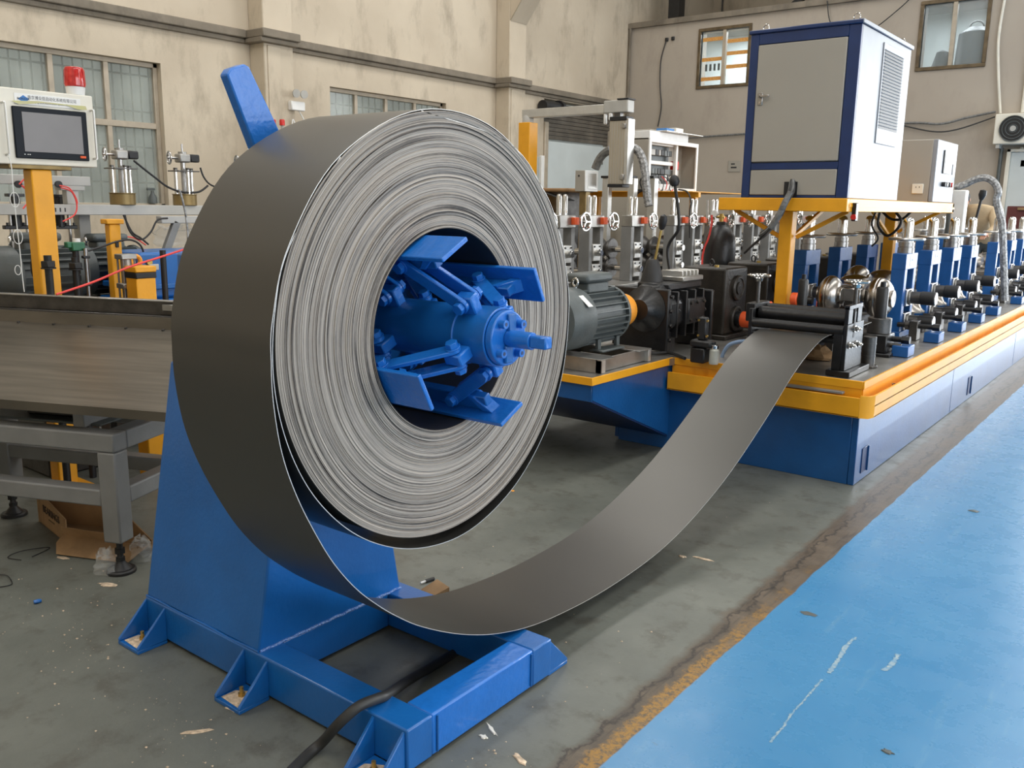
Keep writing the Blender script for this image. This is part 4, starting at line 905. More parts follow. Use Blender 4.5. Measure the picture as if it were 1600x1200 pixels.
t.part('valve_stem', MB().cyl(c+Vector((0, -.01, -.09)), c+Vector((0, -.01, -.02)), .018, 12), 'blackp')
# big grey motors
def motor(name, label, cy, cz, X0, r, L, yfan, n_f=22, group=None):
    """horizontal axis along Y; fan cowl at the -Y end"""
    x = X0; t = Thing(name, label, 'motor', (x, cy, cz-r*1.12), group)
    a_ = cy-L/2
    cow = MB().lathe([(0, 0), (r*.55, 0), (r*.95, .015), (r, .03), (r, L*.34), (r*.97, L*.35), (0, L*.35)], (x, a_, cz), (x, a_+1, cz), 40)
    t.part('fan_cowl', cow, 'motor')
    for k in range(4): t.part('cowl_grille', MB().torus((x, a_-.0015, cz), (0, 1, 0), r*(.15+.16*k), .004, 32, 5), 'blackp')
    t.part('grille_disc', MB().cyl((x, a_-.001, cz), (x, a_+.002, cz), r*.72, 32), 'blackp')
    t.part('motor_barrel', MB().cyl((x, a_+L*.33, cz), (x, a_+L*.88, cz), r*.80, 36), 'motor')
    for k in range(n_f):
        an = 2*PI*k/n_f
        if abs(math.sin(an)-1) < .06: continue
        d = Vector((math.cos(an), 0, math.sin(an))); c0 = Vector((x, a_+L*.61, cz)) + d*r*.87
        t.part('cooling_fin', MB().box(c0, (r*.20, L*.52, .007), Matrix((d, Vector((0, 1, 0)), d.cross(Vector((0, 1, 0))))).transposed()), 'motor')
    t.part('end_bell', MB().lathe([(0, 0), (r*.93, 0), (r*.95, .02), (r*.80, .07), (r*.45, .10), (0, .10)], (x, a_+L*.87, cz), (x, a_+L+1, cz), 36), 'motor')
    t.part('terminal_base', MB().b(x-r*.38, x+r*.38, cy-L*.07, cy+L*.25, cz+r*.78, cz+r*1.12), 'motor', .012, 2)
    t.part('terminal_lid', MB().b(x-r*.44, x+r*.44, cy-L*.11, cy+L*.29, cz+r*1.12, cz+r*1.42), 'motor', .02, 2)
    t.part('lifting_eye', MB().torus((x+r*.1, cy-L*.16, cz+r*1.16), (0.3, 1, 0), .024, .0075, 24, 8).cyl((x+r*.1, cy-L*.16, cz+r*.85), (x+r*.1, cy-L*.16, cz+r*1.02), .012, 8), 'chrome')
    for s in (-1, 1):
        t.part('motor_foot', MB().b(x+s*r*.62-.05, x+s*r*.62+.05, cy-L*.02, cy+L*.34, cz-r*1.12, cz-r*1.04), 'motor', .005)
        for yy in (-.0, .30): t.part('foot_web', MB().b(x+s*r*.58-.012, x+s*r*.58+.012, cy+L*yy, cy+L*(yy+.05), cz-r*1.05, cz-r*.70), 'motor', .003)
    return t
motor('electric_motor', 'large grey finned motor with round fan grille at the left border', 2.40, 1.20, -5.50, .175, .62, None)
t = Thing('motor_plinth', 'dark plinth under the large grey motor at the left', 'plinth', (-5.5, 2.4, 0)); t.part('plinth_block', MB().b(-5.71, -5.29, 2.32, 2.72, 0, 1.0), 'dsteel', .01)
motor('electric_motor', 'grey finned motor between the yellow post and the blue gearbox', 2.98, 1.19, -5.78, .165, .60, None)
t = Thing('motor_plinth', 'dark plinth under the second grey motor', 'plinth', (-5.75, 2.9, 0)); t.part('plinth_block', MB().b(-5.96, -5.62, 2.92, 3.26, 0, 1.0), 'dsteel', .01)
t = Thing('gear_reducer', 'blue gear reducer partly hidden behind the coil', 'gearbox', (-5.2, 3.2, .9))
t.part('gear_case', MB().b(-5.55, -5.15, 2.90, 3.55, 1.04, 1.33), 'blue', .02, 2); t.part('case_flange', MB().b(-5.58, -5.12, 2.88, 3.57, 1.10, 1.135), 'blue', .006)
t.part('case_foot', MB().b(-5.6, -5.1, 2.86, 3.6, .9, 1.04), 'blue', .01); t.part('oil_plug', MB().cyl((-5.15, 2.96, 1.27), (-5.13, 2.96, 1.27), .018, 10), 'brass')
t.part('case_rib', MB().b(-5.15, -5.13, 3.2, 3.23, 1.14, 1.33), 'blue', .003)
# yellow short posts, air cylinder
c = on(175, 343, 'X', -5.3)
t = Thing('short_post', 'short yellow post hanging under the grey beam', 'post', (c.x, c.y, 0)); t.part('post', MB().b(c.x-.03, c.x+.03, c.y-.035, c.y+.035, 1.0, 1.50), 'yellow', .005); t.part('post_head', MB().b(c.x-.04, c.x+.04, c.y-.055, c.y+.055, 1.50, 1.53), 'yellow', .004); t.part('latch', MB().b(c.x+.03, c.x+.04, c.y-.008, c.y+.012, 1.36, 1.40), 'blackp', .002)
c = on(222, 462, 'X', -4.9)
t = Thing('short_post', 'thick yellow post with black band in front of the blue gearbox', 'post', (c.x, c.y, 0))
t.part('post', MB().b(c.x-.06, c.x+.06, c.y-.06, c.y+.06, 0, 1.22), 'yellow', .006); t.part('post_band', MB().b(c.x-.064, c.x+.064, c.y-.064, c.y+.064, 1.20, 1.235), 'blackp', .004); t.part('post_cap', MB().b(c.x-.064, c.x+.064, c.y-.066, c.y+.066, 1.235, 1.27), 'yellow', .005)
t.part('cap_bracket', MB().b(c.x-.01, c.x+.0, c.y+.06, c.y+.12, 1.24, 1.275), 'lgrey', .003)
c = on(198, 425, 'X', -5.0)
t = Thing('air_cylinder', 'small aluminium air cylinder with tie rods left of the thick yellow post', 'cylinder', (c.x, c.y, .9))
t.part('cylinder_tube', MB().cyl((c.x, c.y, .95), (c.x, c.y, 1.32), .03, 16), 'galv'); 
for sx_, sy_ in ((-1, -1), (-1, 1), (1, -1), (1, 1)): t.part('tie_rod', MB().cyl((c.x+sx_*.03, c.y+sy_*.035, .95), (c.x+sx_*.03, c.y+sy_*.035, 1.32), .006, 8), 'steel')
for z in (.94, 1.15, 1.32): t.part('end_block', MB().box((c.x, c.y, z), (.085, .095, .03)), 'galv', .004)
o = MB().torus(on(212, 408, 'X', -5.1), (1, 0, 0), .03, .014, 20, 8).build('orange_plug', 'orange_y', origin=on(212, 408, 'X', -5.1)); tag(o, 'round orange plug behind the thick yellow post', 'plug')
hose('red_rope', 'taut red rope slanting up from the run-out pan to the coil', 'rope', [on(88, 460, 'X', -4.6), on(110, 453, 'X', -4.6), on(150, 439, 'X', -4.6), on(200, 418, 'X', -4.6), on(250, 402, 'X', -4.6), on(296, 387, 'X', -4.6)], .0058, 'rope')
hose('plastic_hose', 'pale clear hose hanging beside the left edge of the coil', 'hose', [on(x, y, 'X', -4.6) for x, y in ((280, 296), (285, 312), (290, 335), (293, 360), (294, 385))], .006, 'silver_hose')
for lab, P in (('black cable drooping below the beam toward the blue gearbox', [(195, 336), (200, 355), (208, 368), (222, 374), (236, 362), (246, 344), (262, 341)]), ('thin black cable rising from the steel rod to the thick yellow post', [(138, 392), (160, 385), (185, 377), (205, 375), (220, 384), (226, 402)]), ('black hose hanging left of the yellow post behind the clamp', [(56, 350), (50, 365), (46, 380)]), ('thin black cable looping down left of the yellow post', [(60, 388), (50, 405), (50, 425), (58, 440), (72, 456)]), ('black cable dropping behind the thick yellow post', [(193, 336), (206, 362), (220, 372), (232, 382)])):
    hose('machine_cable', lab, 'cable', [on(x, y, 'X', -5.2) for x, y in P], .006, 'blackp')
t = Thing('wrapped_parts', 'clear plastic wrapped parts behind the blue gearbox', 'parcel', on(275, 378, 'X', -6.2))
t.part('wrap', crumple(on(275, 385, 'X', -6.2), .12, .18, .16, seed=12), 'poly', ang=10)
t = Thing('beam_bracket', 'grey welded bracket under the beam beside the coil', 'bracket', on(250, 345, 'X', -5.7))
t.part('bracket_rail', MB().b(-5.75, -5.68, on(250, 345, 'X', -5.7).y, 4.2, 1.49, 1.54), 'lgrey', .004); c = on(250, 400, 'X', -5.7); t.part('bracket_strut', MB().bar((-5.7, c.y-.05, 1.1), (-5.7, c.y+.14, 1.5), .04, .05), 'grey_paint', .003)

# ---- crumbs of plaster and paint swept around the decoiler: nobody could count them
rd = random.Random(77); cm = MB()
for cx_, cy_, sx_, sy_, n_ in ((-3.05, 1.45, .16, .12, 70), (-2.42, 1.42, .14, .10, 60), (-2.3, 1.25, .30, .20, 60), (-3.5, 1.55, .35, .25, 90), (-1.5, 1.95, .10, .30, 40), (-2.4, 2.9, .5, .4, 50), (-1.75, 4.3, .3, .7, 50)):
    for k in range(n_):
        x, y, s_ = rd.gauss(cx_, sx_), rd.gauss(cy_, sy_), .0012+.0045*rd.random()**3
        if -3.06 < x < -1.63 and 1.51 < y < 2.5: continue
        cm.add([(x-s_, y-s_*.6, 0.0003), (x+s_, y-s_*.5, 0.0003), (x+s_*.2, y+s_, 0.0003), (x, y, s_*.8)], [(0, 1, 3), (1, 2, 3), (2, 0, 3), (0, 2, 1)])
tag(cm.build('plaster_crumbs', 'chip'), 'pale crumbs of plaster scattered on the grey floor around the decoiler', 'crumbs', kind='stuff')

# ================================================================== ROLLING MILL
DK = 0.651; MX1 = -1.49; MY0 = 5.345; MY1 = 14.6
t = Thing('mill_base', 'long blue machine base with yellow edge trims carrying the roll stands', 'machine base', (-2.3, 5.36, 0))
t.part('base_side', MB().b(-1.545, -1.505, 5.36, MY1, 0, .60), 'blue_mill_shaded', .004, label='long side panel towards the blue floor')
t.part('base_end', MB().b(-3.17, -1.545, 5.36, 5.40, 0, .60), 'blue_mill_shaded', .003)
t.part('base_side', MB().b(-3.20, -3.17, 5.36, MY1, .02, .60), 'blue_mill_shaded', .003)
t.part('deck_plate', MB().add([(x, y, z) for z in (.60, DK-.003) for x, y in ((MX1-.012, MY0+.012), (MX1-.012, MY1), (-3.9, MY1), (-3.9, 4.36), (-2.775, 4.36), (-2.775, 5.20), (-2.74, MY0+.012))],
       [tuple(range(6, -1, -1)), tuple(range(7, 14))] + [(i, (i+1) % 7, (i+1) % 7+7, i+7) for i in range(7)]), 'galv', label='grey steel deck')
# yellow lip
t.part('deck_lip', MB().b(MX1-.012, MX1, MY0, MY1, .603, DK), 'yellow', .002)
t.part('deck_lip', MB().b(-2.75, MX1-.012, MY0, MY0+.012, .603, DK), 'yellow', .002)
t.part('deck_lip', MB().bar((-2.76, MY0+.005, .627), (-2.768, 4.352, .627), .012, .048), 'yellow', .002)
t.part('deck_lip', MB().b(-3.9, -2.762, 4.346, 4.358, .603, DK), 'yellow', .002)
# yellow drip gutter below the lip
gm = MB()
t.part('gutter', MB().b(-1.505, -1.425, 5.36, MY1, .508, .514), 'yellow')
t.part('gutter', MB().b(-2.76, -1.505, 5.29, 5.36, .508, .514), 'yellow')
t.part('gutter_fascia', MB().b(-1.437, -1.425, 5.36, MY1, .44, .575), 'yellow', .002)
t.part('gutter_fascia', MB().b(-2.76, -1.49, 5.285, 5.297, .44, .56), 'yellow', .002)
t.part('gutter_corner', MB().add([(-1.49, 5.285, .44), (-1.44, 5.30, .44), (-1.425, 5.36, .44), (-1.49, 5.297, .44), (-1.45, 5.31, .44), (-1.437, 5.36, .44)] + [(-1.49, 5.285, .575), (-1.44, 5.30, .575), (-1.425, 5.36, .575), (-1.49, 5.297, .575), (-1.45, 5.31, .575), (-1.437, 5.36, .575)],
       [(0, 1, 7, 6), (1, 2, 8, 7), (3, 9, 10, 4), (4, 10, 11, 5), (6, 7, 10, 9), (7, 8, 11, 10), (0, 3, 4, 1), (1, 4, 5, 2)]), 'yellow', ang=60)
t.part('gutter', MB().b(-2.76, -1.49, 5.285, 5.36, .44, .447).b(-1.49, -1.425, 5.36, MY1, .44, .447), 'yellow')
t.part('gutter_back', MB().b(-1.506, -1.498, 5.36, MY1, .445, .603), 'yellow'); t.part('gutter_back', MB().b(-2.76, -1.506, 5.350, 5.359, .445, .603), 'yellow')
t.part('edge_slat', MB().b(-2.0, -1.60, 5.30, 5.345, .566, .58), 'grey_paint', .002, label='grey slat lying in the gutter under the strip')
t.part('wire_ring', MB().torus((-1.46, 5.95, .54), (.4, 0, 1), .028, .003, 20, 5), 'blackp')
# wing carrying the motor
t.part('wing_side', MB().prism([(4.365, .603), (4.365, .512), (5.36, .10), (5.36, .603)], 'X', -2.79, -2.775), 'blue_mill_shaded', .002)
t.part('wing_front', MB().b(-3.9, -2.775, 4.362, 4.374, .50, .603), 'blue_mill_shaded', .002)
t.part('wing_bottom', MB().prism([(4.365, .512), (4.365, .50), (5.36, .09), (5.36, .10)], 'X', -3.9, -2.78), 'navy')
t.part('wing_side', MB().prism([(4.365, .603), (4.365, .512), (5.36, .10), (5.36, .603)], 'X', -3.9, -3.885), 'blue_mill_shaded', .002)
for yy in (5.48, 8.55, 12.4):
    t.part('lifting_slot', MB().b(-1.506, -1.4995, yy, yy+.11, .05, .21), 'navy', .002)
    t.part('slot_lip', MB().b(-1.504, -1.490, yy+.10, yy+.112, .05, .21), 'blue_mill_shaded', .002)
for yy in (7.3, 10.2): t.part('cable_notch', MB().b(-1.506, -1.4995, yy, yy+.14, .395, .435), 'blackp')
for yy in (7.9, 10.9):
    t.part('panel_seam', MB().b(-1.505, -1.5035, yy, yy+.004, .01, .44), 'blue_mill_shaded')

# ---- entry guide with black rollers
t = Thing('entry_guide', 'black entry guide with two rollers and chrome handwheels above the strip', 'guide', (-2.0, 5.5, DK))
def rot_box(*a): return MB().b(*a)
t.part('guide_foot', MB().b(-1.745, -1.60, 5.40, 5.80, DK, DK+.035), 'black', .003, label='near guide foot')
t.part('guide_foot', MB().b(-2.33, -2.18, 5.40, 5.80, DK, DK+.035), 'black', .003)
t.part('side_frame', MB().b(-1.665, -1.640, 5.42, 5.74, DK+.035, .97), 'black', .003)
t.part('side_frame', MB().b(-1.665, -1.640, 5.42, 5.50, .97, 1.075).b(-1.665, -1.640, 5.60, 5.68, .97, 1.075), 'black', .003)
t.part('frame_top', MB().b(-1.668, -1.637, 5.42, 5.68, 1.06, 1.085), 'black', .002)
t.part('side_frame', MB().b(-2.27, -2.245, 5.42, 5.74, DK+.035, 1.02), 'black', .003)
t.part('frame_web', MB().b(-1.72, -1.665, 5.42, 5.445, DK+.035, .95), 'black', .002)
t.part('guide_plate', MB().b(-2.245, -1.665, 5.43, 5.47, .845, .868), 'black', .003)
t.part('guide_plate', MB().b(-2.245, -1.665, 5.50, 5.72, .865, .880), 'black', .003)
t.part('pinch_roller', MB().cyl((-2.245, 5.55, .985), (-1.665, 5.55, .985), .043, 32), 'black', label='upper pinch roller')
t.part('pinch_roller', MB().cyl((-2.245, 5.66, 1.005), (-1.665, 5.66, 1.005), .034, 28), 'black')
t.part('pinch_roller', MB().cyl((-2.245, 5.44, .930), (-1.665, 5.44, .930), .030, 28), 'black')
t.part('roller_block', MB().b(-2.31, -2.245, 5.46, 5.70, .93, 1.05), 'black', .006)
for x in (-1.652, -2.275):
    t.part('adjusting_screw', MB().cyl((x, 5.56, 1.0), (x, 5.56, 1.20), .012, 12), 'dsteel')
    wz = 1.205
    w_ = MB().torus((x, 5.56, wz+.018), (0, 0, 1), .068, .008, 30, 8).lathe([(0, -.02), (.022, -.02), (.028, .0), (.018, .012), (0, .014)], (x, 5.56, wz), (x, 5.56, wz+1), 16)
    for k in range(4): a_ = PI/4+k*PI/2; w_.bar((x, 5.56, wz), (x+.066*math.cos(a_), 5.56+.066*math.sin(a_), wz+.018), .012, .007)
    t.part('handwheel', w_, 'chrome')
for y, z in ((5.55, .935), (5.47, .84), (5.60, .835)):
    b_ = MB(); b_.cyl((-1.640, y, z), (-1.632, y, z), .022, 14); b_.cyl((-1.632, y, z), (-1.615, y, z), .017, 6); b_.lathe([(.010, 0), (.010, .012), (.005, .02), (0, .021)], (-1.615, y, z), (-1.6, y, z), 12)
    t.part('end_nut', b_, 'chrome')
t.part('frame_slot', MB().b(-1.640, -1.6385, 5.535, 5.565, .88, 1.04), 'blackp')
# tool standing on the deck, crumpled paper under the strip
t = Thing('steel_sleeve', 'upright blackened steel sleeve on the deck beside the entry guide', 'sleeve', on(1355, 573, 'Z', DK))
c = on(1355, 573, 'Z', DK)
t.part('sleeve_body', MB().cyl(c+Vector((0, 0, .012)), c+Vector((0, 0, .20)), .042, 24), 'dsteel', .002); t.part('sleeve_ring', MB().cyl(c+Vector((0, 0, .07)), c+Vector((0, 0, .078)), .044, 24), 'dsteel'); t.part('sleeve_ring', MB().cyl(c+Vector((0, 0, .15)), c+Vector((0, 0, .158)), .044, 24), 'dsteel')
t.part('sleeve_foot', MB().cyl(c, c+Vector((0, 0, .014)), .062, 8), 'dsteel', .002)
c = on(1272, 560, 'Z', DK)
t = Thing('wrapped_parcel', 'crumpled brown paper wrapped parcel on the deck under the strip end', 'parcel', c)
t.part('parcel_wrap', crumple(c, .13, .09, .09, n=14, k=8, seed=31), 'card', ang=10)
# ---- vertical side posts (black)
def vert_post(px, py, z0, h, r, label, Xp=None):
    c = on(px, py, 'Z', z0); t = Thing('guide_spindle', label, 'spindle', c)
    t.part('spindle_base', MB().cyl(c, c+Vector((0, 0, h*.30)), r*1.9, 24), 'dsteel', .003)
    t.part('spindle_body', MB().lathe([(0, h*.3), (r, h*.3), (r, h*.86), (r*.85, h*.9), (r*.45, h*.9), (r*.45, h), (0, h)], c, c+Vector((0, 0, 1)), 20), 'black')
    return c
c1 = vert_post(1251, 500, .86, .33, .034, 'slim black spindle behind the far end of the entry guide')
c2_ = vert_post(1373, 520, .80, .36, .042, 'thick black spindle left of the first near blue roll stand')
for lab, c, hh in (('black bearing pedestal under the thick spindle', c2_, .80), ('black bearing pedestal under the slim spindle', c1, .86)):
    t = Thing('spindle_pedestal', lab, 'pedestal', (c.x, c.y, DK)); t.part('pedestal_block', MB().b(c.x-.085, c.x+.085, c.y-.10, c.y+.10, DK+.02, hh), 'black', .008)
    t.part('pedestal_foot', MB().b(c.x-.085, c.x+.12, c.y-.13, c.y+.10, DK, DK+.02), 'black', .003)
    t.part('pedestal_shaft', MB().cyl((c.x+.085, c.y, DK+.07), (c.x+.16, c.y, DK+.07), .018, 12), 'dsteel')
# ---- big first forming rolls
def big_roll(cx, cy, cz, r, w, label, lobes=True):
    t = Thing('forming_roll', label, 'roll', (cx, cy, cz-r))
    pr = [(0, -w)]
    for i in range(25):
        u_ = -1+2*i/24; pr.append((r*math.sqrt(1-(.80*u_)**2) - (r*.03 if lobes and abs(u_) < .05 else 0), w*u_))
    pr.append((0, w))
    t.part('roll_body', MB().lathe(pr, (cx, cy, cz), (cx+1, cy, cz), 48), 'roll', ang=50)
    t.part('roll_hub', MB().cyl((cx-w-.02, cy, cz), (cx+w+.02, cy, cz), r*.42, 28), 'roll', .003)
    return t
big_roll(-2.215, 6.82, 1.012, .148, .072, 'large polished rounded forming roll left of the small handwheel')
big_roll(-2.33, 7.85, 1.06, .128, .085, 'large polished forming roll farthest back between the blue stands')
big_roll(-1.90, 6.98, 1.00, .155, .085, 'large polished forming roll behind the thick black spindle')
t = Thing('roll_block', 'square polished steel block between the two large forming rolls', 'block', (-2.12, 6.9, .98)); t.part('block_body', MB().b(-2.18, -2.00, 6.84, 6.96, .97, 1.07), 'steel', .006); t.part('block_cap', MB().b(-2.17, -2.02, 6.86, 6.94, 1.07, 1.09), 'roll', .004); t.part('block_stem', MB().b(-2.12, -2.06, 6.87, 6.93, DK, .97), 'dsteel')
t = Thing('roll_bed', 'dark curved bed plate beneath the large forming rolls', 'plate', (-2.1, 7.0, .78)); t.part('bed_plate', MB().prism([(6.2, .86), (6.6, .885), (7.2, .86), (7.2, .80), (6.2, .80)], 'X', -2.42, -1.98), 'dsteel', .006); t.part('bed_leg', MB().b(-2.4, -2.34, 6.3, 6.5, DK, .80).b(-2.06, -2.0, 6.3, 6.5, DK, .80), 'dsteel')

# ---- roll stands: near and far rows
def make_stand(label, group, near=True):
    """local origin: base, front (-Y) left (-X) corner at (0,0,0); X to the right, Y along the line"""
    t = Thing('roll_stand', label, 'roll stand', (0, 0, 0), group)
    W_, D_, H_ = .105, .34, .666
    t.part('housing', MB().b(0, W_, 0, .075, 0, H_), 'blue_stand_shaded', .005, 2)
    t.part('housing', MB().b(0, W_, D_-.075, D_, 0, H_), 'blue_stand_shaded', .005, 2)
    t.part('housing_head', MB().b(0, W_+.002, -.002, D_+.002, H_-.125, H_+.001), 'blue_stand_shaded', .005, 2)
    t.part('housing_foot', MB().b(-.01, W_+.01, -.02, D_+.02, 0, .05), 'blue_stand_shaded', .004)
    t.part('housing_back', MB().b(.012, .03, .075, D_-.075, .30, H_-.125), 'dsteel')
    s = Vector((0, 0, 0)); yc = D_/2
    if near: t.part('maker_plate', MB().b(W_+.001, W_+.004, yc-.05, yc+.075, H_-.10, H_-.012), 'white', .001); t.part('plate_mark', MB().prism([(yc-.03, H_-.07), (yc+.0, H_-.04), (yc+.04, H_-.065), (yc+.0, H_-.055)], 'X', W_+.004, W_+.005), 'inkblue')
    for k, z in enumerate((.125, .315)):
        t.part('bearing_block', MB().b(.02, W_+.015, .077, D_-.077, z-.068, z+.068), 'steel', .005, 2)
        t.part('bearing_cover', MB().cyl((W_+.015, yc, z), (W_+.03, yc, z), .062, 24), 'galv', .002)
        t.part('roll_shaft', MB().cyl((-.30 if near else .0, yc, z), (W_+.05, yc, z), .036, 20), 'roll')
        t.part('shaft_sleeve', MB().cyl((W_+.03, yc, z), (W_+.10, yc, z), .05, 24), 'dsteel', .002)
        if near:
            t.part('shaft_nut', MB().cyl((W_+.10, yc, z), (W_+.205, yc, z), .054, 24), 'blackp', .003)
            t.part('nut_face', MB().cyl((W_+.205, yc, z), (W_+.213, yc, z), .052, 24), 'steel', .002)
    t.part('screw_collar', MB().lathe([(0, 0), (.062, 0), (.062, .045), (.055, .047), (.055, .052), (.060, .054), (.060, .085), (0, .085)], (W_/2, yc, H_), (W_/2, yc, H_+1), 28), 'steel')
    wz = H_+.10
    w_ = MB().torus((W_/2, yc, wz+.012), (0, 0, 1), .128, .0115, 36, 8).cyl((W_/2, yc, wz-.014), (W_/2, yc, wz+.02), .05, 24)
    for k in range(4): a_ = PI/4+k*PI/2; w_.bar((W_/2, yc, wz), (W_/2+.125*math.cos(a_), yc+.125*math.sin(a_), wz+.012), .022, .010)
    t.part('handwheel', w_, 'wheel')
    t.part('screw_cap', MB().lathe([(0, 0), (.041, 0), (.041, .122), (.039, .138), (.030, .154), (.014, .163), (0, .164)], (W_/2, yc, wz+.018), (W_/2, yc, wz+1), 24), 'chrome')
    t.part('screw_rod', MB().cyl((W_/2, yc, .38), (W_/2, yc, H_-.12), .022, 14), 'steel')
    return t
ord_ = ['first', 'second', 'third', 'fourth', 'fifth', 'sixth', 'seventh', 'eighth', 'ninth']
near_proto = make_stand('first near-side blue roll stand, tallest in view, behind the thick black spindle', 'blue roll stands of the near row')
far_proto = make_stand('first far-side blue roll stand, just right of the yellow post', 'blue roll stands of the far row', False)
NY = [7.42, 8.24, 9.06, 9.86, 11.25, 12.15, 12.95]
for i, y in enumerate(NY):
    e_ = near_proto.e if i == 0 else copy_tree(near_proto.e)
    e_.location = (-1.95, y, DK)
    if i: e_['label'] = ord_[i] + ' blue roll stand of the near row counted from the coil'
FYs = [7.30, 8.16, 8.98, 9.78, 11.2, 12.1, 12.9]
for i, y in enumerate(FYs):
    e_ = far_proto.e if i == 0 else copy_tree(far_proto.e)
    e_.location = (-2.70, y, DK)
    if i: e_['label'] = ord_[i] + ' blue roll stand of the far row, under the yellow platform' if i < 4 else ord_[i] + ' blue roll stand of the far row, glimpsed between near stands'
# forming rolls between the stands
def spool(label, cx, cy, cz, r, w, k):
    t = Thing('forming_roll', label, 'roll', (cx, cy, cz-r), 'forming rolls between the blue stands')
    pr = [(0, -w)] + [(r*(1-.45*(1-abs(-1+2*i/18)**1.7)) if k else r*(1-.2*abs(-1+2*i/18)**2), w*(-1+2*i/18)) for i in range(19)] + [(0, w)]
    t.part('roll_body', MB().lathe(pr, (cx, cy, cz), (cx+1, cy, cz), 32), 'roll', ang=50)
    return t
for i, y in enumerate(NY):
    yc = y+.17
    spool('lower hourglass forming roll at the ' + ord_[i] + ' near blue roll stand', -2.27, yc, DK+.125, .105, .13, True)
    spool('upper forming roll at the ' + ord_[i] + ' near blue roll stand', -2.27, yc, DK+.36, .115, .10, False)
# small side roll brackets on the deck edge and vertical side rolls
def side_unit(i, y):
    t = Thing('side_roll', ('flared vertical side roll after the ' + ord_[i] + ' near blue stand'), 'roll', (-1.80, y, DK), 'vertical side rolls of the near row')
    cx, cy = -1.90, y
    t.part('side_roll_body', MB().lathe([(0, 0), (.105, 0), (.108, .012), (.082, .035), (.062, .075), (.055, .12), (.060, .145), (0, .145)], (cx, cy, DK+.16), (cx, cy, DK+2), 32), 'roll', ang=50)
    t.part('side_roll_post', MB().cyl((cx, cy, DK), (cx, cy, DK+.35), .028, 14), 'dsteel')
    t.part('side_roll_slide', MB().b(-2.1, -1.78, cy-.06, cy+.06, DK, DK+.10), 'dsteel', .004)
    b = Thing('screw_bracket', 'small blue bracket with black adjusting screw at the deck edge by the ' + ord_[i] + ' near stand', 'bracket', (-1.58, y-.62, DK), 'small blue screw brackets on the deck edge')
    yb = y-.62
    b.part('bracket_block', MB().b(-1.64, -1.53, yb, yb+.17, DK, DK+.075), 'blue_stand_shaded', .004)
    b.part('bracket_cap', MB().b(-1.6405, -1.5295, yb+.02, yb+.03, DK+.02, DK+.076), 'navy')
    b.part('adjusting_screw', MB().cyl((-1.86, yb+.085, DK+.11), (-1.60, yb+.085, DK+.11), .020, 14), 'black')
    b.part('screw_head', MB().cyl((-1.60, yb+.085, DK+.11), (-1.545, yb+.085, DK+.11), .030, 6), 'black', .002)
    b.part('screw_collar', MB().cyl((-1.80, yb+.085, DK+.11), (-1.77, yb+.085, DK+.11), .036, 18), 'dsteel')
    b.part('screw_mount', MB().b(-1.76, -1.70, yb+.03, yb+.14, DK, DK+.15), 'dsteel', .003)
for i, y in enumerate([7.96, 8.77, 9.58, 10.38, 11.79, 12.65, 13.4]): side_unit(i, y)
for i, y in enumerate([6.45]):
    b = Thing('screw_bracket', 'small blue bracket nearest the coil at the deck edge', 'bracket', (-1.58, y, DK), 'small blue screw brackets on the deck edge')
    b.part('bracket_block', MB().b(-1.64, -1.53, y, y+.17, DK, DK+.075), 'blue_stand_shaded', .004)
    b.part('adjusting_screw', MB().cyl((-1.86, y+.085, DK+.11), (-1.60, y+.085, DK+.11), .020, 14), 'black')
    b.part('screw_head', MB().cyl((-1.60, y+.085, DK+.11), (-1.545, y+.085, DK+.11), .030, 6), 'black', .002)
# tall last blue stand at the right border
t = Thing('turks_head_stand', 'tall blue stand with chrome top at the right border of the picture', 'roll stand', (-1.9, 14.0, DK))
c = on(1597, 380, 'Y', 13.9)
t.part('stand_plate', MB().b(-2.02, -1.6, 13.9, 13.98, DK, 1.37), 'blue', .006); t.part('stand_plate', MB().b(-2.02, -1.6, 14.4, 14.48, DK, 1.37), 'blue', .006)
t.part('stand_bar', MB().b(-2.1, -1.55, 13.85, 14.5, 1.37, 1.40), 'chrome', .004)
t.part('stand_cap', MB().lathe([(0, 0), (.04, 0), (.04, .17), (.02, .2), (0, .2)], (-2.0, 14.1, 1.40), (-2.0, 14.1, 3), 18), 'chrome')
t.part('stand_cap', MB().lathe([(0, 0), (.04, 0), (.04, .17), (.02, .2), (0, .2)], (-1.75, 14.1, 1.40), (-1.75, 14.1, 3), 18), 'chrome')

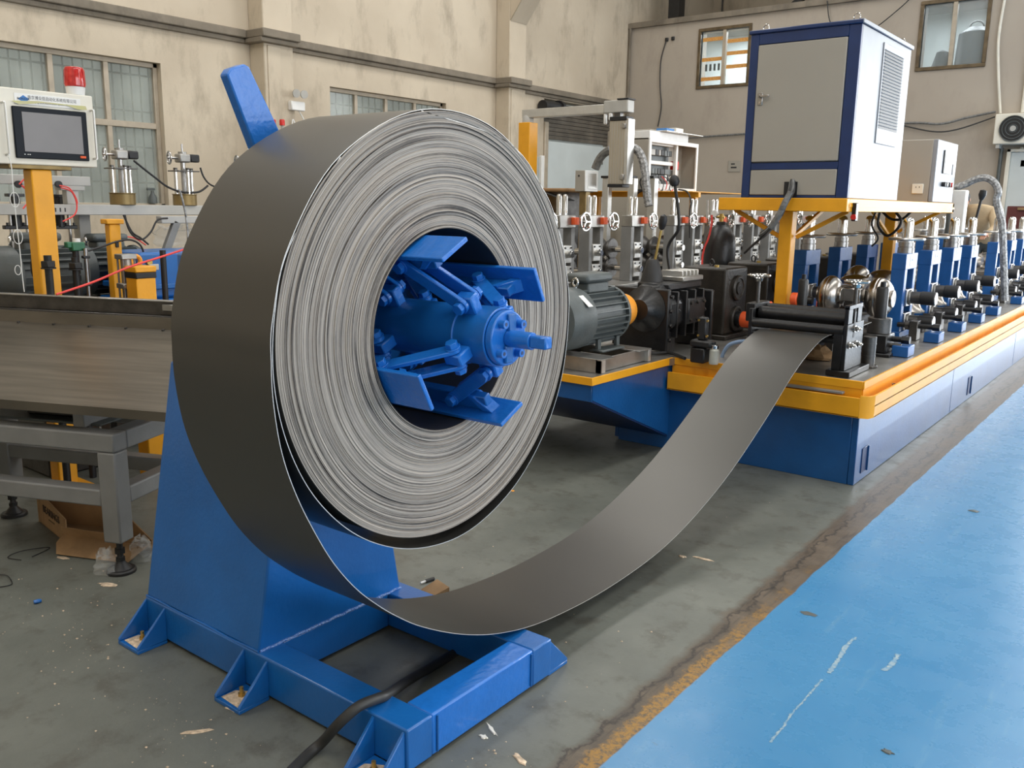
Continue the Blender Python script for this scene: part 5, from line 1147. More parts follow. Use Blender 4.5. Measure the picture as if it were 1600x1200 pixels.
# ---- gearboxes with couplings
def gearbox(i, y, label):
    ln = 1.0 if i == 0 else .42
    t = Thing('gearbox', label, 'gearbox', (-3.05, y, DK), 'dark cast gearboxes behind the blue stands')
    x0, x1 = -3.22, -2.85
    t.part('gear_case', MB().b(x0, x1, y, y+.40, DK+.03, 1.20), 'cast', .02, 3)
    t.part('case_foot', MB().b(x0-.03, x1+.03, y-.02, y+.42, DK, DK+.035), 'cast', .006)
    t.part('lifting_eye', MB().torus((x0+.15, y+.2, 1.225), (.5, 1, 0), .026, .006, 18, 6), 'black')
    t.part('oil_plug', MB().cyl((x0+.24, y+.1, 1.20), (x0+.24, y+.1, 1.215), .018, 8), 'brass')
    for z in (1.04, .80):
        t.part('bearing_boss', MB().lathe([(.10, 0), (.10, .02), (.09, .028), (.078, .028), (.074, .02), (0, .02)], (x1, y+.2, z), (x1+1, y+.2, z), 32), 'cast')
    t.part('output_flange', MB().cyl((x1+.02, y+.2, .80), (x1+.06, y+.2, .80), .062, 24), 'black', .003)
    t.part('coupling', MB().cyl((x1+.06, y+.2, .80), (x1+.06+.09*ln, y+.2, .80), .062, 28), 'orange', .006)
    t.part('joint_yoke', MB().lathe([(0, 0), (.05, 0), (.055, .04*ln), (.03, .07*ln), (.03, .09*ln), (.045, .10*ln), (.045, .11*ln), (0, .11*ln)], (x1+.06+.09*ln, y+.2, .80), (x1+1, y+.2, .80), 18), 'black')
    t.part('pointer_tag', MB().cyl((x1+.02, y+.2, 1.04), (x1+.03, y+.2, 1.04), .05, 20), 'orange_y' if i == 1 else 'cast')
for i, (y, lb) in enumerate(((6.33, 'dark cast gearbox nearest the black transmission, with orange coupling'), (7.15, 'dark cast gearbox partly behind the yellow platform post'), (7.97, 'dark cast gearbox just right of the yellow platform post'), (8.79, 'fourth dark cast gearbox, in shade between blue stands'), (9.61, 'fifth dark cast gearbox, deep in shade under the platform'))): gearbox(i, y, lb)
# orange coupling pieces near the guide
for lab, (px, py), r in (('small orange coupling half behind the entry guide', (1237, 467), .05), ('orange rubber ring low behind the roller', (1229, 487), .03), ('orange coupling end behind the far handwheel', (1195, 478), .035)):
    c = on(px, py, 'Y', 6.6 if px > 1200 else 6.0); t = Thing('coupling', lab, 'coupling', c); t.part('coupling_ring', MB().cyl(c, c+Vector((.05, 0, 0)), r, 24), 'orange', .006); t.part('coupling_shaft', MB().cyl(c+Vector((.05, 0, 0)), c+Vector((.16, 0, 0)), r*.6, 16), 'black'); t.part('coupling_stand', MB().b(c.x+.08, c.x+.12, c.y-.02, c.y+.02, DK, c.z-r*.4), 'black')
# ---- transmission
t = Thing('transmission', 'black truck-type transmission between the grey motor and the dark gearboxes', 'gearbox', (-3.0, 5.6, DK))
x = -3.02
t.part('bell_plate', MB().b(x-.26, x+.18, 5.40, 5.44, DK+.02, 1.10), 'black', .01, 2)
t.part('bell_plate', MB().b(x-.26, x+.20, 6.04, 6.08, DK+.02, 1.06), 'black', .012, 2)
t.part('input_flange', MB().lathe([(0, 0), (.07, 0), (.10, .05), (.16, .08), (.16, .10), (0, .10)], (x, 5.315, .955), (x, 7, .955), 32), 'black')
t.part('housing_body', MB().lathe([(0, 0), (.19, 0), (.21, .05), (.19, .2), (.16, .34), (.15, .60), (0, .60)], (x, 5.44, .93), (x, 8, .93), 8, ph=PI/8), 'black', .012)
for k in range(4): t.part('case_rib', MB().b(x+.13, x+.20, 5.50+k*.13, 5.52+k*.13, .76, 1.08), 'black', .004)
t.part('side_cover', MB().b(x+.15, x+.205, 5.66, 5.92, .84, 1.02), 'black', .01)
for k in range(6): t.part('cover_bolt', MB().cyl((x+.205, 5.69+.1*(k % 3), .87+.12*(k//3)), (x+.218, 5.69+.1*(k % 3), .87+.12*(k//3)), .012, 6), 'cast')
t.part('housing_lid', MB().b(x-.13, x+.13, 5.50, 6.0, 1.08, 1.13), 'black', .01)
t.part('gear_cover', MB().b(x-.10, x+.12, 5.72, 6.04, 1.13, 1.165), 'galv', .006)
for k in range(5): t.part('cover_rib', MB().box((x+.01, 5.76+k*.06, 1.185), (.17, .018, .04)), 'alu', .003)
for k in range(4): t.part('case_bolt', MB().cyl((x+.185, 5.43, .75+k*.1), (x+.20, 5.43, .75+k*.1), .014, 6), 'black')
for k in range(5): t.part('shift_rod', MB().bar((x+.12, 5.50+k*.10, .88+.03*(k % 2)), (x+.19, 5.56+k*.10, .95-.02*(k % 3)), .025, .03), 'black', .006)
t.part('support_leg', MB().b(x-.2, x-.12, 5.46, 5.56, DK, .80).b(x+.1, x+.16, 5.46, 5.56, DK, .80).b(x-.2, x+.16, 5.95, 6.03, DK, .80), 'black', .004)
bx = on(1018, 455, 'Y', 5.62)
t.part('lever_boot', MB().lathe([(0, 0), (.085, 0), (.075, .04), (.045, .15), (.035, .165), (0, .165)], (bx.x, 5.62, 1.12), (bx.x, 5.62, 2), 24), 'blackp')
g0 = on(1019, 428, 'Y', 5.62); g1 = on(1033, 360, 'Y', 5.62)
t.part('brass_collar', MB().lathe([(0, 0), (.036, 0), (.036, .02), (.022, .03), (.022, .045), (0, .045)], g0+Vector((0, 0, -.02)), g0+Vector((0, 0, 1)), 20), 'brass')
t.part('gear_lever', MB().cyl(g0, g1, .009, 10), 'brass', label='brass gear lever')
t.part('lever_knob', MB().lathe([(0, 0), (.018, .01), (.026, .04), (.030, .07), (.024, .10), (0, .115)], g1, g1+(g1-g0), 16), 'blackp')
h0 = on(1047, 432, 'Y', 5.95); P = [on(a_, b_, 'Y', 5.95) for a_, b_ in ((1047, 425), (1043, 395), (1047, 378), (1060, 358), (1060, 330), (1056, 300), (1054, 285))]
t.part('lever_boot', MB().lathe([(0, 0), (.07, 0), (.055, .06), (.04, .075), (.05, .09), (.035, .12), (0, .12)], h0+Vector((0, 0, -.07)), h0+Vector((0, 0, 2)), 22), 'blackp')
t.part('gear_lever', MB().tube(smooth_path(P, 5), .012, 8), 'black', label='tall black bent gear lever')
kp = P[-1]; t.part('lever_knob', MB().lathe([(0, -.03), (.025, -.025), (.038, .0), (.034, .03), (.018, .05), (0, .055)], kp, kp+Vector((-.2, 0, 1)), 18), 'blackp')
# driving motor of the mill
t = motor('electric_motor', 'grey finned drive motor with orange hub at the end of the mill deck', 4.735, .955, -3.10, .195, .76, None, 26)
t.part('drive_hub', MB().lathe([(0, 0), (.118, 0), (.120, .09), (.112, .15), (.08, .19), (.03, .21), (0, .211)], (-3.10, 5.09, .955), (-3.10, 6, .955), 32), 'orange_y', label='orange domed coupling guard')
t.part('rating_plate', MB().box((-3.10+.155, 4.53, .955+.125), (.004, .05, .10), Matrix.Rotation(-.9, 3, 'Y')), 'white', .001)
t = Thing('motor_mount', 'pair of grey steel channels under the drive motor of the mill', 'mount', (-3.05, 4.9, DK))
for x0, x1 in ((-3.38, -3.34), (-2.86, -2.82)):
    t.part('channel_web', MB().b(x0+.02, x0+.03, 4.50, 5.12, DK, .735), 'galv', .001)
t.part('channel_top', MB().b(-3.40, -2.80, 4.50, 4.66, .728, .736), 'galv', .001); t.part('channel_top', MB().b(-3.40, -2.80, 4.96, 5.12, .728, .736), 'galv', .001)
t.part('channel_end', MB().b(-3.40, -2.80, 4.50, 4.507, DK, .728), 'galv'); t.part('channel_end', MB().b(-3.40, -2.80, 5.113, 5.12, DK, .728), 'galv'); t.part('channel_post', MB().b(-2.835, -2.80, 4.50, 4.55, DK, .73), 'alu', .001); t.part('channel_post', MB().b(-2.835, -2.80, 5.08, 5.12, DK, .73), 'alu', .001)
# air treatment unit, hoses
c = on(1093, 566, 'Z', DK)
t = Thing('lubricator', 'black air treatment unit with clear bowl on the deck edge', 'filter', c)
t.part('unit_body', MB().b(c.x-.05, c.x+.05, c.y-.045, c.y+.045, DK, DK+.10), 'black', .008); t.part('unit_head', MB().b(c.x-.055, c.x+.09, c.y-.05, c.y+.05, DK+.105, DK+.15), 'blackp', .01)
t.part('regulator', MB().b(c.x-.02, c.x+.04, c.y-.02, c.y+.03, DK+.15, DK+.30), 'blackp', .008)
for dx, dz in ((-.01, .18), (-.01, .28), (.05, .18), (.05, .28)): t.part('brass_screw', MB().cyl((c.x+dx, c.y-.025, DK+dz), (c.x+dx, c.y-.015, DK+dz), .008, 8), 'brass')
t.part('clear_bowl', MB().lathe([(0, 0), (.028, 0), (.032, .01), (.032, .09), (.02, .105), (0, .106)], (c.x+.10, c.y, DK), (c.x+.10, c.y, 2), 20), 'bottle')
t.part('bowl_cap', MB().cyl((c.x+.10, c.y, DK+.10), (c.x+.10, c.y, DK+.125), .026, 18), 'chrome', .003)
hose('air_hose', 'blue transparent hose arching up from the deck beside the strip', 'hose', [on(x_, y_, 'Y', 5.6) for x_, y_ in ((1127, 561), (1131, 550), (1138, 540), (1150, 535), (1165, 533))], .013, 'bluehose')
hose('air_hose', 'black hose lying on the deck between motor mount and filter', 'hose', [q_ for q_ in [on(990, 548, 'Z', DK+.015), on(1020, 552, 'Z', DK+.015), on(1045, 551, 'Z', DK+.015), on(1070, 560, 'Z', DK+.015)]], .012, 'blackp')

# ---- yellow platform and cabinets above the mill
t = Thing('cabinet_platform', 'yellow steel platform on posts above the mill carrying the cabinets', 'platform', (-2.5, 6.5, DK))
PX0, PX1, PY0, PY1 = -3.03, -2.05, 6.5, 9.86
t.part('platform_beam', MB().b(PX0, PX1, PY0, PY0+.06, 1.635, 1.73), 'yellow', .004, label='front platform beam')
t.part('platform_beam', MB().b(PX1-.06, PX1, PY0+.06, PY1, 1.635, 1.73), 'yellow', .004); t.part('platform_beam', MB().b(PX0, PX0+.06, PY0+.06, PY1, 1.635, 1.73), 'yellow', .004); t.part('platform_beam', MB().b(PX0, PX1, PY1-.06, PY1+.0, 1.63, 1.73), 'yellow', .004)
t.part('platform_top', MB().b(PX0+.02, PX1-.02, PY0+.02, PY1-.02, 1.722, 1.73), 'yellow')
t.part('platform_groove', MB().b(PX1, PX1+.004, PY0+.05, PY1, 1.67, 1.69), 'yellow')
for y in (6.65, 9.45):
    t.part('platform_post', MB().b(-2.585, -2.485, y-.02, y+.08, DK, 1.635), 'yellow', .006, 2)
    t.part('post_foot', MB().b(-2.66, -2.41, y-.09, y+.15, DK, DK+.012), 'yellow', .003)
t.part('knee_brace', MB().bar((-2.98, 6.70, 1.64), (-2.60, 6.70, 1.44), .025, .03), 'yellow', .002); t.part('knee_brace', MB().bar((-2.10, 6.70, 1.64), (-2.47, 6.70, 1.44), .025, .03), 'yellow', .002)
t.part('knee_brace', MB().bar((-2.53, 6.74, 1.42), (-2.53, 7.4, 1.64), .025, .03), 'yellow', .002); t.part('knee_brace', MB().bar((-2.53, 9.42, 1.40), (-2.53, 8.8, 1.64), .025, .03), 'yellow', .002)
t.part('knee_brace', MB().bar((-2.10, 9.5, 1.64), (-2.47, 9.5, 1.44), .025, .03), 'yellow', .002)
c = on(1336, 322, 'X', PX1+.004)
t.part('cable_clamp', MB().b(PX1, PX1+.03, 6.62, 6.68, 1.57, 1.70), 'black', .004); t.part('red_knob', MB().cyl((PX1+.02, 6.62, 1.60), (PX1+.02, 6.60, 1.60), .02, 12), 'red')

t = Thing('power_cabinet', 'tall power cabinet with navy frame, beige door and white side on the yellow platform', 'cabinet', (-2.46, 6.5, 1.73))
a0, a1, b0, b1, z0, z1 = -2.86, -2.06, 6.52, 7.80, 1.73, 2.905
t.part('cabinet_shell', MB().b(a0, a1, b0+.03, b1, z0, z1), 'cab_white', .004)
t.part('frame_post', MB().b(a0, a0+.065, b0, b0+.03, z0, z1), 'navy', .004); t.part('frame_post', MB().b(a1-.085, a1+.0, b0, b0+.03, z0, z1), 'navy', .004)
t.part('frame_rail', MB().b(a0+.065, a1-.085, b0, b0+.03, z1-.075, z1), 'navy', .003); t.part('frame_rail', MB().b(a0+.065, a1-.085, b0, b0+.03, z0+.205, z0+.255), 'navy', .003); t.part('frame_rail', MB().b(a0+.065, a1-.085, b0, b0+.03, z0, z0+.02), 'navy', .003)
t.part('cabinet_roof', MB().b(a0-.012, a1+.012, b0-.014, b1+.012, z1, z1+.028), 'navy', .006, label='navy roof edge')
t.part('roof_side', MB().b(a1+.0, a1+.015, b0-.01, b1+.015, z1+.001, z1+.03), 'cab_white', .003)
d = t.part('door', MB().b(a0+.068, a1-.088, b0-.008, b0+.012, z0+.262, z1-.08), 'cab', .005, 2)
hx = on(1188, 155, 'Y', b0-.01)
hd = MB().b(-.018, .018, -.006, 0, -.045, .045); 
def sub(mb, name, m, parent, loc, bevel=0.0):
    o = mb.xf(t=Vector(loc)-t.loc).build(name, m, parent, bevel); return o
sub(hd, 'door_handle', 'steel', d, (hx.x, b0-.009, hx.z), .003)
sub(MB().b(0, .075, -.030, -.018, .01, .026).cyl((0, -.03, .018), (0, -.006, .018), .011, 10), 'handle_lever', 'steel', d, (hx.x, b0-.009, hx.z), .002)
sub(MB().cyl((0, -.012, -.025), (0, -.006, -.025), .008, 10), 'key_lock', 'chrome', d, (hx.x, b0-.009, hx.z))
t.part('lower_panel', MB().b(a0+.068, a1-.088, b0-.004, b0+.012, z0+.022, z0+.203), 'cab', .004)
hc = on(1235, 297, 'Y', b0-.005)
t.part('cable_opening', MB().b(hc.x-.05, hc.x+.05, b0-.006, b0+.0, hc.z-.045, hc.z+.06), 'blackp')
va, vb = on(1381, 66, 'X', a1), on(1411, 82, 'X', a1); vc = on(1361, 218, 'X', a1)
t.part('vent_door', MB().b(a1, a1+.008, va.y, vb.y+.02, vc.z-.02, va.z), 'cab_white', .002)
nrow = 24; zt_, zb_ = va.z-.06, vc.z+.10
for k in range(nrow):
    z = zt_-(zt_-zb_)*k/(nrow-1)
    t.part('vent_slot_row', MB().b(a1+.008, a1+.0095, va.y+.03, vb.y-.0, z-.010, z+.008), 'blackp')
    t.part('vent_louvre', MB().prism([(z-.008, a1+.010), (z+.006, a1+.010), (z-.010, a1+.020)], 'X', 0, 1) if False else MB().add([(a1+.008, va.y+.03, z+.016), (a1+.008, vb.y, z+.016), (a1+.016, va.y+.03, z+.011), (a1+.016, vb.y, z+.011), (a1+.014, va.y+.03, z+.009), (a1+.014, vb.y, z+.009)], [(0, 1, 3, 2), (2, 3, 5, 4), (4, 5, 1, 0), (0, 2, 4), (1, 5, 3)]), 'cab_white')
for x, y in ((a0+.07, b0+.1), (a1-.06, b0+.06), (a1-.06, b1-.07), (a0+.07, b1-.08)):
    t.part('lifting_ring', MB().torus((x, y, z1+.055), (.3, 1, 0), .026, .006, 20, 6), 'chrome')
t.part('roof_cover', MB().b(a1-.35, a1-.1, b0+.55, b0+.95, z1+.028, z1+.045), 'blackp', .004)
t = Thing('control_cabinet', 'smaller beige control cabinet with white button face at the right platform end', 'cabinet', (-2.4, 9.2, 1.73))
kx0, kx1, ky0, ky1, kz0, kz1 = -2.72, -2.07, 9.03, 9.84, 1.732, 2.30
t.part('cabinet_shell', MB().b(kx0, kx1-.04, ky0, ky1, kz0, kz1), 'cab', .005); 
t.part('cabinet_door', MB().b(kx1-.04, kx1, ky0-.0, ky1, kz0, kz1), 'cab_white', .005)
t.part('display_frame', MB().b(kx1, kx1+.006, ky0+.28, ky0+.55, kz0+.27, kz0+.48), 'cab', .002); t.part('display', MB().b(kx1+.006, kx1+.009, ky0+.31, ky0+.51, kz0+.30, kz0+.45), 'white', .001); t.part('display_edge', MB().b(kx1, kx1+.011, ky0+.255, ky0+.28, kz0+.27, kz0+.485), 'blackp')
t.part('door_slot', MB().b(kx1, kx1+.004, ky0+.66, ky0+.69, kz0+.27, kz0+.37), 'blackp')
for k, m_ in enumerate(('blackp', 'chrome', 'blackp', 'red')): t.part('push_button', MB().cyl((kx1, ky0+.30+.10*k, kz0+.17), (kx1+.035, ky0+.30+.10*k, kz0+.17), .022, 16), m_, .003)
oc = on(1434, 295, 'Y', ky0)
s_ = t.part('wall_socket', MB().b(oc.x-.05, oc.x+.05, ky0-.012, ky0, oc.z-.045, oc.z+.045), 'cream', .004)
t.part('socket_holes', MB().b(oc.x-.018, oc.x-.012, ky0-.0125, ky0-.012, oc.z+.008, oc.z+.022), 'ink'); t.part('socket_holes', MB().b(oc.x+.012, oc.x+.018, ky0-.0125, ky0-.012, oc.z+.008, oc.z+.022), 'ink')
# cable bundle from the power cabinet
Pb = [on(x_, y_, 'Y', yy) for x_, y_, yy in ((1238, 283, 6.50), (1236, 300, 6.46), (1226, 318, 6.44), (1218, 335, 6.44), (1204, 356, 6.45), (1190, 368, 6.5), (1175, 382, 6.7), (1160, 395, 6.9))]
t = Thing('cable_bundle', 'bundle of grey cables spilling from the power cabinet over the yellow beam', 'cables', Pb[0])
for k in range(6):
    o_ = Vector((.012*math.cos(k*1.05), 0, .012*math.sin(k*1.05)))
    t.part('cable', MB().tube(smooth_path([p_+o_*(1+.5*(i_ % 2)) for i_, p_ in enumerate(Pb[:6 if k else 8])], 4), .010, 7), 'gcable' if k % 2 else 'cable')
t.part('cable_wrap', MB().tube(smooth_path(Pb[1:5], 4), .024, 10), 'gcable')
# cables hanging under the platform at the right
for lab, P, yy, m_, r_ in (('black cables sagging below the right part of the yellow platform', [(1375, 330), (1372, 352), (1385, 368), (1400, 360), (1408, 345), (1400, 332)], 8.6, 'blackp', .012), ('thin black cable curling under the platform beside the chrome domes', [(1368, 332), (1362, 352), (1372, 372), (1362, 385)], 8.2, 'blackp', .008), ('second sagging black cable under the platform end', [(1378, 330), (1392, 342), (1410, 342), (1424, 330)], 9.0, 'blackp', .012)):
    hose('hanging_cable', lab, 'cable', [on(x_, y_, 'Y', yy) for x_, y_ in P], r_, m_)
# corrugated hose at the right, worker, lever, maroon box
hose('conduit_hose', 'grey corrugated conduit arching from the control cabinet down to the mill', 'hose', [on(x_, y_, 'Y', 10.4) for x_, y_ in ((1492, 293), (1508, 288), (1525, 280), (1541, 278), (1554, 286), (1560, 300), (1557, 312), (1562, 335), (1566, 352), (1568, 400), (1570, 470))], .036, 'silver_hose')
hose('white_hose', 'white cable strand dropping behind the chrome screw caps at right', 'cable', [on(x_, y_, 'Y', 10.8) for x_, y_ in ((1557, 306), (1562, 322), (1566, 340), (1568, 400), (1571, 460))], .022, 'white')
c = on(1498, 320, 'Y', 10.2)
t = Thing('white_terminal', 'white upright terminal box in front of the bent worker', 'box', c); t.part('terminal_body', MB().b(c.x-.07, c.x+.06, c.y, c.y+.12, DK, c.z+.15), 'white', .01); t.part('terminal_side', MB().b(c.x-.11, c.x-.072, c.y, c.y+.1, DK, c.z+.12), 'motor', .006)
c0, c1_ = on(1524, 345, 'Y', 10.9), on(1533, 312, 'Y', 10.9)
t = Thing('control_lever', 'black control lever between the worker and the arched conduit', 'lever', c0); t.part('lever_rod', MB().cyl(c0+Vector((-.12, 0, c0.z*0-.9)), c1_, .014, 8), 'blackp'); t.part('lever_knob', MB().lathe([(0, 0), (.02, .01), (.04, .06), (.034, .11), (0, .12)], c1_-(c1_-c0)*.05, c1_+(c1_-c0), 14), 'blackp')
t = Thing('maroon_cabinet', 'dark maroon cabinet at the right border behind the chrome caps', 'cabinet', on(1590, 340, 'Y', 15.8)); c = on(1574, 322, 'Y', 15.8); t.part('cabinet_body', MB().b(c.x, c.x+.9, 15.8, 16.3, 0, c.z), 'dkbox', .01); t.part('cabinet_tray', MB().b(c.x+.15, c.x+.6, 15.75, 15.8, c.z-.06, c.z-.02), 'card', .004)
t = Thing('door_panel', 'pale framed door panel on the far wall above the maroon cabinet', 'panel', on(1592, 300, 'Y', 16.95)); c = on(1581, 233, 'Y', 16.95); t.part('panel_leaf', MB().b(c.x, c.x+.8, 16.93, 16.99, 1.0, c.z-.05), 'board', .01); t.part('panel_frame', MB().b(c.x-.06, c.x, 16.9, 16.99, 1.0, c.z), 'cream', .006); t.part('panel_frame', MB().b(c.x-.06, c.x+.8, 16.9, 16.99, c.z-.05, c.z), 'cream', .006)

# ================================================================== GREY ROLL LINE BEHIND
GX = -5.0; GB = .86
t = Thing('grey_line_base', 'grey machine bed of the second roll line behind the transmission', 'machine base', (-5.4, 6.6, 0))
t.part('bed_body', MB().b(-6.2, -4.75, 6.4, 15.5, 0, GB-.03), 'grey_paint', .01); t.part('bed_plate', MB().b(-6.25, -4.70, 6.35, 15.55, GB-.03, GB), 'galv', .004)
def grey_stand():
    t = Thing('grey_roll_stand', 'x', 'roll stand', (0, 0, 0), 'grey roll stands of the second line')
    W_, D_, H_ = .13, .26, .70
    t.part('housing', MB().b(0, W_, 0, .06, 0, H_-.12), 'grey_paint', .004); t.part('housing', MB().b(0, W_, D_-.06, D_, 0, H_-.12), 'grey_paint', .004)
    t.part('housing_head', MB().b(0, W_+.004, -.004, D_+.004, H_-.12, H_), 'galv', .006)
    yc = D_/2
    for z in (.13, .33):
        t.part('bearing_block', MB().b(.02, W_+.012, .062, D_-.062, z-.085, z+.085), 'alu', .006)
        t.part('shaft_end', MB().cyl((-.6, yc, z), (W_+.07, yc, z), .035, 16), 'chrome', .003)
        t.part('cover_bolt', MB().cyl((W_+.01, yc-.05, z+.06), (W_+.02, yc-.05, z+.06), .01, 6).cyl((W_+.01, yc+.05, z+.06), (W_+.02, yc+.05, z+.06), .01, 6), 'blackp')
        t.part('dark_roll', MB().lathe([(0, 0), (.11, 0), (.12, .02), (.07, .09), (.12, .16), (.11, .18), (0, .18)], (-.35, yc, z), (1, yc, z), 24), 'dsteel')
    t.part('counter_window', MB().b(W_+.004, W_+.05, yc+.05, yc+.13, H_-.09, H_-.02), 'orange', .004)
    w_ = MB().torus((W_+.075, yc+.20, H_-.06), (1, 0, 0), .085, .010, 26, 6).cyl((W_, yc+.20, H_-.06), (W_+.085, yc+.20, H_-.06), .014, 10)
    for k in range(3): a_ = k*2*PI/3; w_.bar((W_+.075, yc+.2, H_-.06), (W_+.075, yc+.2+.083*math.cos(a_), H_-.06+.083*math.sin(a_)), .014, .012)
    w_.cyl((W_+.075, yc+.20, H_-.115), (W_+.13, yc+.20, H_-.115), .008, 8)
    t.part('handwheel', w_, 'chrome')
    for y in (.07, .17): t.part('screw_cap', MB().lathe([(0, 0), (.026, 0), (.026, .17), (.018, .195), (0, .20)], (W_/2, y, H_), (W_/2, y, 5), 16), 'chrome')
    return t
gp = grey_stand()
GL = [6.42, 7.00, 7.52, 8.34, 9.30, 9.78, 10.35, 10.95, 11.55, 12.15, 12.75, 13.35]
names = ['nearest the coil, its handwheel touching the coil edge', 'second from the coil', 'third from the coil', 'fourth from the coil, wide gap after it', 'fifth from the coil, behind the tall gear lever', 'sixth from the coil', 'seventh, behind the gas cylinder', 'eighth, under the left platform beam', 'ninth, left of the yellow platform post', 'tenth, right behind the yellow platform post', 'eleventh, seen past the post', 'twelfth and farthest']
for i, (y, nm_) in enumerate(zip(GL, names)):
    e_ = gp.e if i == 0 else copy_tree(gp.e)
    e_.location = (GX, y, GB); e_['label'] = 'grey roll stand of the second line, ' + nm_
gp2 = copy_tree(gp.e)
for i, y in enumerate([7.52, 12.9]):
    e_ = gp2 if i == 0 else copy_tree(gp2)
    e_.location = (-5.95, y+.1, GB); e_['label'] = 'rear-row grey roll stand of the second line, ' + ord_[i] + ' from the left'
# gas cylinder
cx, cy = -3.46, 7.5
t = Thing('gas_cylinder', 'black gas cylinder with gauge valve standing behind the dark gearboxes', 'gas cylinder', (cx, cy, DK))
t.part('cylinder_body', MB().lathe([(0, DK), (.135, DK), (.142, DK+.02), (.142, 1.30), (.13, 1.40), (.09, 1.47), (.045, 1.50), (.04, 1.53), (0, 1.53)], (cx, cy, 0), (cx, cy, 3), 32), 'black')
t.part('valve', MB().cyl((cx, cy, 1.53), (cx, cy, 1.60), .018, 12).cyl((cx-.05, cy, 1.57), (cx+.03, cy, 1.57), .012, 10), 'brass')
t.part('gauge', MB().cyl((cx-.05, cy-.02, 1.60), (cx-.05, cy-.05, 1.60), .03, 16), 'white'); 
for dx in (-.10, -.14): t.part('flow_tube', MB().cyl((cx+dx, cy, 1.56), (cx+dx-.01, cy, 1.72), .012, 10), 'alu')
hose('gas_hose', 'red gas hose dropping from the gas cylinder valve', 'hose', [on(1112, 336, 'Y', 7.3), on(1112, 350, 'Y', 7.3), on(1107, 372, 'Y', 7.3), on(1100, 390, 'Y', 7.3), on(1097, 416, 'Y', 7.3), on(1098, 500, 'Y', 7.3)], .009, 'rope')
# yellow post, arm and hanging panel
c = on(825, 192, 'Y', 9.0)
t = Thing('gantry_arm', 'yellow post with grey swing arm behind the right edge of the coil', 'post', (c.x, 9.0, 0))
t.part('gantry_post', MB().b(c.x-.085, c.x+.085, 8.92, 9.09, 0, c.z), 'yellow', .006, 2)
t.part('pivot_head', MB().lathe([(0, 0), (.07, 0), (.07, .06), (.05, .09), (0, .09)], (c.x, 9.0, c.z), (c.x, 9, 5), 18), 'lgrey')
a_ = on(983, 174, 'Y', 9.0)
t.part('swing_arm', MB().b(c.x-.06, a_.x, 8.95, 9.06, c.z+.055, c.z+.155), 'alu', .006, 2)
t.part('arm_head', MB().b(a_.x-.30, a_.x+.02, 8.93, 9.08, c.z+.05, c.z+.19), 'lgrey', .012, 2); t.part('end_cap', MB().b(a_.x-.12, a_.x+.03, 8.92, 9.09, c.z+.19, c.z+.205), 'blackp', .004)
b0 = on(959, 190, 'Y', 8.98); b1 = on(985, 288, 'Y', 8.98)
t = Thing('hanging_console', 'tall beige extruded panel hanging from the grey swing arm', 'panel', (b0.x+.1, 8.98, b1.z))
t.part('panel_body', MB().b(b0.x, b0.x+.20, 8.90, 9.04, b1.z, b0.z), 'alu_beige', .004)
for k in range(5): t.part('panel_groove', MB().b(b0.x+.03+.035*k, b0.x+.034+.035*k, 8.898, 8.90, b1.z+.01, b0.z-.01), 'lgrey')
t.part('panel_edge', MB().b(b0.x+.20, b0.x+.245, 8.90, 9.04, b1.z, b0.z+.02), 'alu', .004)
t.part('panel_cap', MB().b(b0.x-.002, b0.x+.22, 8.89, 9.05, b0.z, b0.z+.045), 'blackp', .004); t.part('panel_cap', MB().b(b0.x-.002, b0.x+.20, 8.89, 9.05, b1.z-.035, b1.z), 'blackp', .004)
t.part('hinge', MB().box((b0.x+.19, 8.89, b1.z+.08), (.05, .03, .06)).box((b0.x+.19, 8.89, b0.z-.06), (.05, .03, .05)), 'steel', .004)
t.part('plastic_wrap', MB().box((b0.x-.10, 8.96, b0.z+.03), (.03, .05, .12)).box((b0.x-.02, 8.95, b0.z+.05), (.05, .05, .08)), 'white', .01)
t.part('hanger', MB().b(b0.x+.02, b0.x+.10, 8.95, 9.02, b0.z+.04, c.z+.06), 'dsteel')
# aluminium posts beside the panel
for lab, px in (('black-capped aluminium post left of the hanging panel', 949), ('black-capped aluminium post right of the hanging panel', 989), ('black-capped aluminium post below the open electric box', 1021)):
    c = on(px, 276, 'Y', 9.6); t = Thing('aluminium_post', lab, 'post', (c.x, 9.6, .86)); t.part('post_profile', MB().b(c.x-.045, c.x+.045, 9.56, 9.65, .86, c.z-.02), 'alu', .004); t.part('post_cap', MB().b(c.x-.065, c.x+.03, 9.55, 9.66, c.z-.02, c.z+.01), 'blackp', .004)
# meter box on the wiring post
mX = -5.6; yA = on(915, 267, 'X', mX).y; b1 = on(935, 270, 'X', mX); bb = on(915, 299, 'X', mX); bt = on(915, 266, 'X', mX); bl = on(899, 267, 'Y', yA)
t = Thing('meter_box', 'small grey instrument box with display right of the coil edge', 'box', (mX-.1, yA+.1, bb.z))
t.part('box_shell', MB().b(bl.x, mX-.012, yA, b1.y, bb.z, bt.z), 'cab', .004)
t.part('box_frame', MB().b(mX-.012, mX, yA, b1.y, bb.z, bt.z), 'white', .004); t.part('display', MB().b(mX, mX+.004, yA+.05, b1.y-.04, bb.z+.03, bt.z-.03), 'alu', .002); t.part('knob_hole', MB().cyl((bl.x+.05, yA, bt.z-.06), (bl.x+.05, yA-.004, bt.z-.06), .011, 12), 'ink')
t.part('box_post', MB().b(bl.x+.03, mX-.02, yA+.05, yA+.14, .86, bb.z), 'brass_dull', .004)
